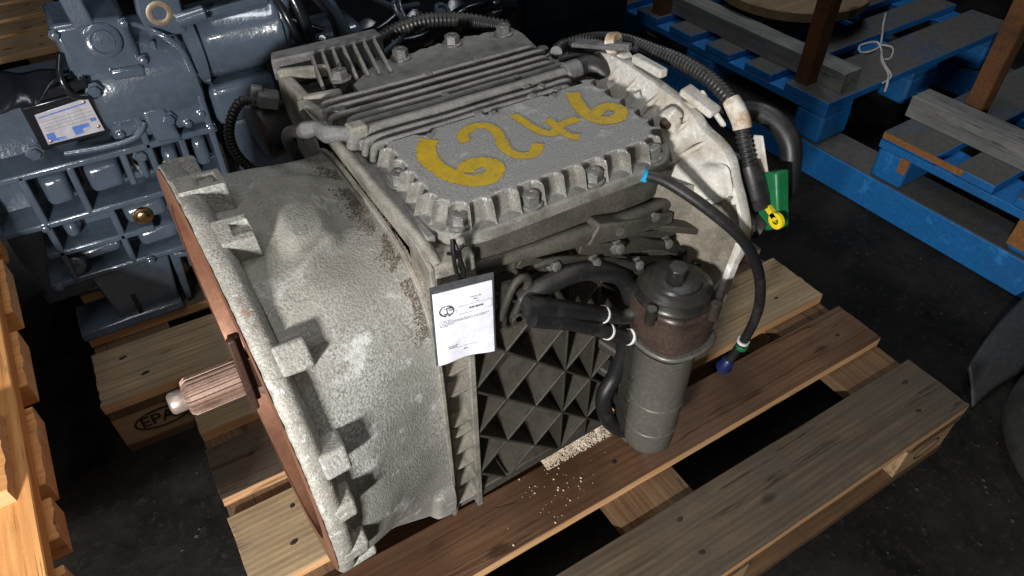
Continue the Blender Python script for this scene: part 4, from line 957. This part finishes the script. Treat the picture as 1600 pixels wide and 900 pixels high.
for x, y, z in ((86, 1002, 350), (-60, 1004, 402), (150, 996, 405), (205, 1000, 250), (60, 990, 486), (196, 1000, 150)): inst('bolt', SB, (x, y+6, z), S)
for k in range(10):
    a_ = R(100+k*22); MB().lathe((214, 1074-68*math.cos(a_), 492+68*math.sin(a_)), (-1, 0, 0), [(0, 7), (5, 7), (6, 5)], 6).build('flange_bolt', 'slate', S)
for k in range(8):
    a_ = R(20+k*20); MB().lathe((376, 1074-56*math.cos(a_), 494+56*math.sin(a_)), (1, 0, 0), [(0, 7), (6, 7), (7, 5)], 6).build('flange_bolt', 'slate', S)
for x, z0, z1 in ((80, 470, 520), (120, 474, 530), (168, 474, 530), (196, 470, 528)): MB().bar((x, 1012, z0-30), (x+2, 1030, z1), 8, 12, up=(0, 1, 0)).build('housing_rib', 'slate', S, bevel=3)
for x, y, z in ((70, 1004, 398), (204, 1002, 398), (178, 1004, 386), (-150, 1003, 372), (-100, 1000, 268), (212, 1000, 368), (30, 992, 140), (-130, 1000, 140), (40, 1012, 575), (138, 1012, 572), (146, 1008, 510)): MB().lathe((x, y+4, z), (0, -1, .05), [(0, 9), (4, 9), (5, 7), (10, 6.5), (11, 5)], 6).build('cap_screw', 'slate', S)
MB().tube([(150, 1040, 560), (180, 1008, 548), (205, 1000, 520), (214, 1000, 470)], 5, 10).build('pipe', 'slate', S)
MB().tube([(-20, 1000, 392), (40, 994, 388), (90, 992, 392), (112, 1000, 410)], 5, 10).build('pipe', 'slate', S)
MB().lathe((49, 1012, 228), (0, -1, 0), [(0, 17), (4, 17), (5, 13), (9, 12), (11, 9), (11.2, 3)], 20).build('brass_plug', 'brass', S)
MB().lathe((-90, 1014, 170), (0, -1, .1), [(0, 20), (8, 18), (10, 15), (10, 8), (4, 7)], 22).build('threaded_boss', 'slate', S)
# data plate
mb = MB(); mb.hexa([(-48, 1010, 402), (58, 1010, 402), (58, 1030, 402), (-48, 1030, 402), (-48, 1006, 480), (56, 1006, 484), (56, 1030, 484), (-48, 1030, 480)]); pd = mb.build('plate_pad', 'slate_dark', S, bevel=3)
mb = MB(); mb.hexa([(-36, 1003.6, 412), (50, 1003.6, 412), (50, 1006, 412), (-36, 1006, 412), (-34, 1001.6, 466), (46, 1001.6, 474), (46, 1004, 474), (-34, 1004, 466)]); dp = mb.build('data_plate', 'plate', S, bevel=.5)
mb = MB()
def dpp(u, v): return (lerp(lerp(-36, 50, u), lerp(-34, 46, u), v), lerp(1003.2, 1001.2, v), lerp(412, lerp(466, 474, u), v))
for u0, v0, u1, v1 in ((.04, .06, .18, .34), (.18, .04, .34, .14), (.50, .08, .66, .34), (.66, .22, .80, .34), (.86, .34, .96, .44), (.04, .86, .9, .9)): mb.add([dpp(u0, v0), dpp(u1, v0), dpp(u1, v1), dpp(u0, v1)], [(0, 1, 2, 3)])
mb.build('blue_print', 'plateblue', dp, smooth=0)
mb = MB()
for v in (.42, .52, .62, .72): mb.add([dpp(.05, v), dpp(.95, v), dpp(.95, v+.015), dpp(.05, v+.015)], [(0, 1, 2, 3)])
for u in (.3, .55, .78): mb.add([dpp(u, .4), dpp(u+.008, .4), dpp(u+.008, .8), dpp(u, .8)], [(0, 1, 2, 3)])
mb.build('plate_lines', 'inkgrey', dp, smooth=0)
for u, v in ((.06, .1), (.93, .16), (.9, .92)): 
    p = dpp(u, v); MB().lathe(p, (0, -1, 0), [(-1, 3), (1, 3), (2, 1.5)], 10).build('rivet', 'brassdull', dp)
# bell end at the left and black film over it
mb = MB(); mb.lathe((-330, 1190, 240), (1, 0, 0), [(0, 228), (30, 230), (34, 215), (60, 208), (150, 198), (170, 194)], 56); mb.build('bell_end', 'slate', S, smooth=40)
def film(u, v):
    x = lerp(-190, 40, u); z = lerp(556-40*u, 506, v)+22*math.sin(u*7)*v*.3; y = 985+26*math.sin(u*5+v*2)+24*nz(x, z, 0, .02)
    return (x, y+60*(1-v), z+12*nz(x, y, 3, .025))
mb = MB(); mb.grid(film, 40, 16); o = mb.build('film', 'slate_dark', S, smooth=60); so = o.modifiers.new('solid', 'SOLIDIFY'); so.thickness = .003
mb = MB(); mb.bar((-180, 992, 496), (56, 1004, 500), 26, 16); mb.build('film_edge', 'slate_dark', S, bevel=4)
for pts, r in (([(36, 1010, 545), (24, 990, 520), (30, 985, 490), (60, 992, 478)], 5), ([(380, 1080, 520), (400, 1050, 560), (380, 1030, 470), (400, 1040, 400)], 14), ([(390, 1100, 600), (420, 1050, 540), (430, 1040, 450), (410, 1060, 380)], 12), ([(400, 1090, 640), (470, 1060, 545), (500, 1050, 470), (520, 1070, 420)], 13),
               ([(380, 1060, 580), (395, 1020, 520), (415, 1010, 440)], 7), ([(420, 1060, 600), (440, 1030, 560), (475, 1020, 500), (480, 1030, 440)], 6), ([(250, 1060, 640), (300, 1040, 600), (380, 1050, 590), (470, 1080, 560), (560, 1100, 520)], 11), ([(150, 1100, 620), (200, 1060, 640), (260, 1060, 600), (330, 1060, 575)], 8)):
    hose('cable', pts, r, 'slate_dark' if r < 9 else ('slate' if r > 12 else 'slate_dark'), par=S)
mb = MB(); mb.lathe((268, 1040, 590), (.2, -.3, 1), [(0, 16), (20, 16), (22, 12), (50, 12)], 16); mb.lathe((296, 1040, 575), (.1, -.2, 1), [(0, 12), (14, 12), (16, 9), (40, 9)], 12); mb.build('valve', 'slate', S)
mb = MB(); mb.cyl((222, 1050, 612), (264, 1040, 606), 14, 11, 16); mb.build('bronze_fitting', 'brassdull', S)

# ------------------------------------------------------------------ black machinery at the back
E_ = thing('engine', 'black shiny engine part in the dark behind the gearboxes', 'engine', (720, 1400, 0))
mb = MB(); mb.box(470, 1040, 1290, 1560, 0, 330); eb = mb.build('block', 'darkmachine', E_, bevel=20, seg=3)
for k in range(5): MB().lathe((520+k*115, 1330, 300), (.1, -.6, .8), [(0, 34), (30, 34), (34, 28), (60, 26), (62, 14)], 20).build('valve_cap', 'slate_dark', E_)
hose('pipe', [(470, 1270, 280), (600, 1230, 330), (740, 1240, 320), (880, 1260, 350), (1020, 1280, 330)], 16, 'slate_dark', par=E_)
hose('wire', [(650, 1130, 480), (625, 1090, 470), (632, 1060, 440), (610, 1050, 420), (560, 1040, 400), (530, 1010, 400)], 5, 'slate', par=E_)
hose('wire', [(660, 1135, 480), (640, 1095, 468), (640, 1065, 436), (615, 1056, 414), (565, 1045, 392)], 4, 'slate', par=E_)
for k_, pts_ in enumerate(([(430, 1180, 560), (520, 1150, 520), (640, 1170, 470), (760, 1220, 430)], [(420, 1120, 470), (500, 1110, 430), (600, 1150, 400), (700, 1200, 420)], [(560, 1180, 560), (580, 1150, 500), (640, 1140, 450), (720, 1190, 420)], [(860, 1260, 420), (920, 1240, 400), (1000, 1270, 430), (1060, 1300, 470)], [(760, 1220, 470), (850, 1200, 430), (960, 1230, 440)])): hose('pipe', pts_, (10, 14, 7, 9, 12)[k_], ('slate', 'slate_dark', 'slate', 'slate_dark', 'slate')[k_], par=E_)
for k_ in range(6): MB().lathe((480+k_*95, 1290-10*(k_ % 2), 300+14*(k_ % 3)), (.1, -.5, 1), [(0, 26), (16, 26), (18, 15), (34, 14), (36, 9)], 6 if k_ % 2 else 16).build('fitting', 'slate' if k_ % 2 else 'slate_dark', E_)
MB().lathe((800, 1240, 370), (.2, -.5, .8), [(0, 20), (6, 22), (10, 20), (10, 12), (4, 10)], 20).build('eye', 'slate', E_)
mb = MB(); mb.box(400, 560, 1085, 1200, 200, 452); mb.build('extension_cover', 'slate', S, bevel=22, seg=3)
for k_ in range(4): MB().lathe((425+k_*38, 1086, 440-k_*6), (.1, -.6, .7), [(0, 12), (8, 12), (9, 8), (18, 7)], 6 if k_ % 2 else 14).build('fitting', 'slate', S)
C_ = thing('cabinet', 'black machine block beside the blue pallets at the back', 'machine', (1280, 1500, -PZ))
mb = MB(); mb.box(1085, 1490, 1390, 1700, -PZ, 620); mb.build('body', 'darkmachine', C_, bevel=12)
mb = MB(); mb.box(1120, 1440, 1380, 1388, 200, 560); mb.build('door', 'darkmachine', C_, bevel=3)
mb = MB(); mb.bar((1150, 1372, 330), (1150, 1372, 420), 14, 14, up=(0, 1, 0)); mb.build('handle', 'slate_dark', C_, bevel=3)

# ------------------------------------------------------------------ blue pallets at the right
ca, sa = math.cos(R(2.35)), math.sin(R(2.35))
def bq(x, y): dx, dy = x-1725, y-500; return (1725+dx*ca-dy*sa, 500+dx*sa+dy*ca)
def sbox(mb, x0, x1, y0, y1, z0, z1, mi=0):
    q = [bq(x0, y0), bq(x1, y0), bq(x1, y1), bq(x0, y1)]
    return mb.hexa([(a, b, z0) for a, b in q]+[(a, b, z1) for a, b in q], mi)
for x, lab in ((1725, 'long blue painted timber on the floor under the front of the blue pallets'), (2520, 'far blue painted timber under the back of the blue pallets')):
    mb = MB(); sbox(mb, x, x+120, -420, 1900, -PZ, -52)
    o = mb.build('timber', 'bluepaint', base=(x+60, 700, -PZ), bevel=4); tag(o, lab, 'timber', 'blue bearing timbers')
    mb = MB(); sbox(mb, x+3, x+118, -415, 1896, -52.5, -49); o2 = MB(); o2 = mb
    w_ = mb.build('worn_top', 'bluewood', o, smooth=0)
def bluepallet(boards, ylo, yhi, label, blocks, chip=False):
    t = thing('blue_pallet', label, 'pallet', (*bq(2150, (ylo+yhi)/2), -49), 'blue pallets')
    for i, (a, b) in enumerate(boards):
        mb = MB(); sbox(mb, 1725+random.uniform(-3, 3), 2640, a, b, 58, 80+random.uniform(-1, 1)); 
        mb.mi = [1, 0, 1, 1, 1, 1]; mb.build('deck_board', ('bluewood', 'bluepaint'), t, bevel=3)
    for x in (1726, 2120, 2520):
        mb = MB(); sbox(mb, x, x+118, ylo, yhi, 36, 57.5); mb.build('cross_board', 'bluepaint', t, bevel=2)
        for a, b in blocks:
            mb = MB(); sbox(mb, x+2, x+130, a, b, -48.5, 35.5); mb.build('block', 'bluepaint', t, bevel=10, seg=3)
    return t
A_ = bluepallet([(792, 940), (992, 1092), (1150, 1250), (1310, 1410), (1470, 1570), (1620, 1740)], 792, 1740, 'blue pallet with rusty posts, left of the two standing on the blue timber', ((792, 885), (1210, 1330), (1640, 1738)))
B_ = bluepallet([(478, 622), (330, 430), (180, 280), (30, 130), (-120, -20), (-290, -160)], -290, 622, 'blue pallet with chipped orange corner, nearer the right edge', ((530, 620), (120, 250), (-288, -190)))
for q in ((1722, 1724.5, 405, 618, 66, 82), (1722, 1724.2, 528, 552, 0, 40), (1722.4, 1724.2, 210, 250, -30, 40)):
    mb = MB(); sbox(mb, *q); mb.build('bare_wood', 'orangechip', B_, smooth=0)
def beamobj(y0, y1, x0, x1, lab):
    L = y1-y0; me = board_mesh(L, x1-x0, 56, ('greywood', 'greywood', 'greywood'), int(y0), 1.5)
    cx, cy = bq((x0+x1)/2, (y0+y1)/2); o = inst('timber_beam', me, (cx, cy, 81+28), None, (0, 0, R(92.35))); tag(o, lab, 'beam', 'grey beams on the blue pallets'); return o
beamobj(812, 1560, 1795, 1865, 'grey weathered beam lying along the left blue pallet')
beamobj(-250, 640, 1840, 1910, 'grey weathered beam lying along the right blue pallet')
def post(x, y, lab, h=560):
    mb = MB(); w = 44
    mb.box(x, x+6, y, y+w, 81, 81+h); mb.box(x+6, x+w, y, y+6, 81, 81+h); mb.box(x+6, x+w, y+w-6, y+w, 81, 81+h)
    o = mb.build('steel_post', 'rust', base=(x, y, 81), bevel=1.5); tag(o, lab, 'post', 'rusty posts on the blue pallets')
post(1738, 892, 'rusty brown steel post in front of the left grey beam near the corner')
post(1706, 1480, 'rusty brown steel post at the far end of the left grey beam')
post(1918, 512, 'rusty brown steel post behind the right grey beam')
mb = MB(); mb.lathe((2060, 1270, 81), (0, 0, 1), [(0, 60), (70, 60), (72, 235), (100, 240), (104, 236), (106, 50)], 48); o = mb.build('cable_drum', 'tanwood', base=(2060, 1270, 81)); tag(o, 'tan round wooden drum standing on the left blue pallet', 'drum')
mb = MB(); mb.tube([(2330, 1090, 84), (2300, 1075, 100), (2250, 1040, 86), (2180, 990, 90), (2120, 950, 84), (2060, 935, 88), (2035, 950, 84), (2060, 975, 90), (2110, 960, 95), (2100, 930, 86), (2040, 880, 84), (1990, 820, 84), (1945, 786, 84), (1938, 780, 60)], 3.2, 6, sub=5)
mb.tube([(2120, 950, 88), (2130, 915, 90), (2080, 880, 84), (2050, 885, 84)], 2.6, 6, sub=5); mb.tube([(2100, 930, 86), (2030, 868, 88), (1985, 805, 84), (1930, 790, 84)], 2.8, 6, sub=5)
o = mb.build('string', 'string', base=(2100, 940, 84)); tag(o, 'knotted white string lying across the left blue pallet corner', 'string')

# ------------------------------------------------------------------ things at the right edge
def sheet(u, v):
    a = Vector((1345, 26, -136)).lerp(Vector((1392, 86, -110)), v); b = Vector((1640, 20, -128)).lerp(Vector((1800, 170, -70)), v)
    p = a.lerp(b, u); return (p.x, p.y+6*math.sin(u*5), p.z+14*math.sin(math.pi*v)*(.4+u)+8*math.sin(u*4+v))
mb = MB(); mb.grid(sheet, 24, 14); o = mb.build('plastic_sheet', 'greysheet', smooth=60, base=(1500, 60, -140)); so = o.modifiers.new('solid', 'SOLIDIFY'); so.thickness = .004; tag(o, 'dark grey plastic sheet bent on the floor near the pallet corner', 'sheet')
mb = MB()
mb.lathe((1450, -215, -PZ+1), (0, 0, 1), [(4, 130), (0, 160), (10, 205), (40, 222), (80, 222), (112, 205), (120, 165), (116, 130), (60, 122)], 60, cap=False)
o = mb.build('tyre', 'tyre', base=(1450, -215, -PZ)); tag(o, 'dusty dark tyre lying on the floor at the right edge', 'tyre')
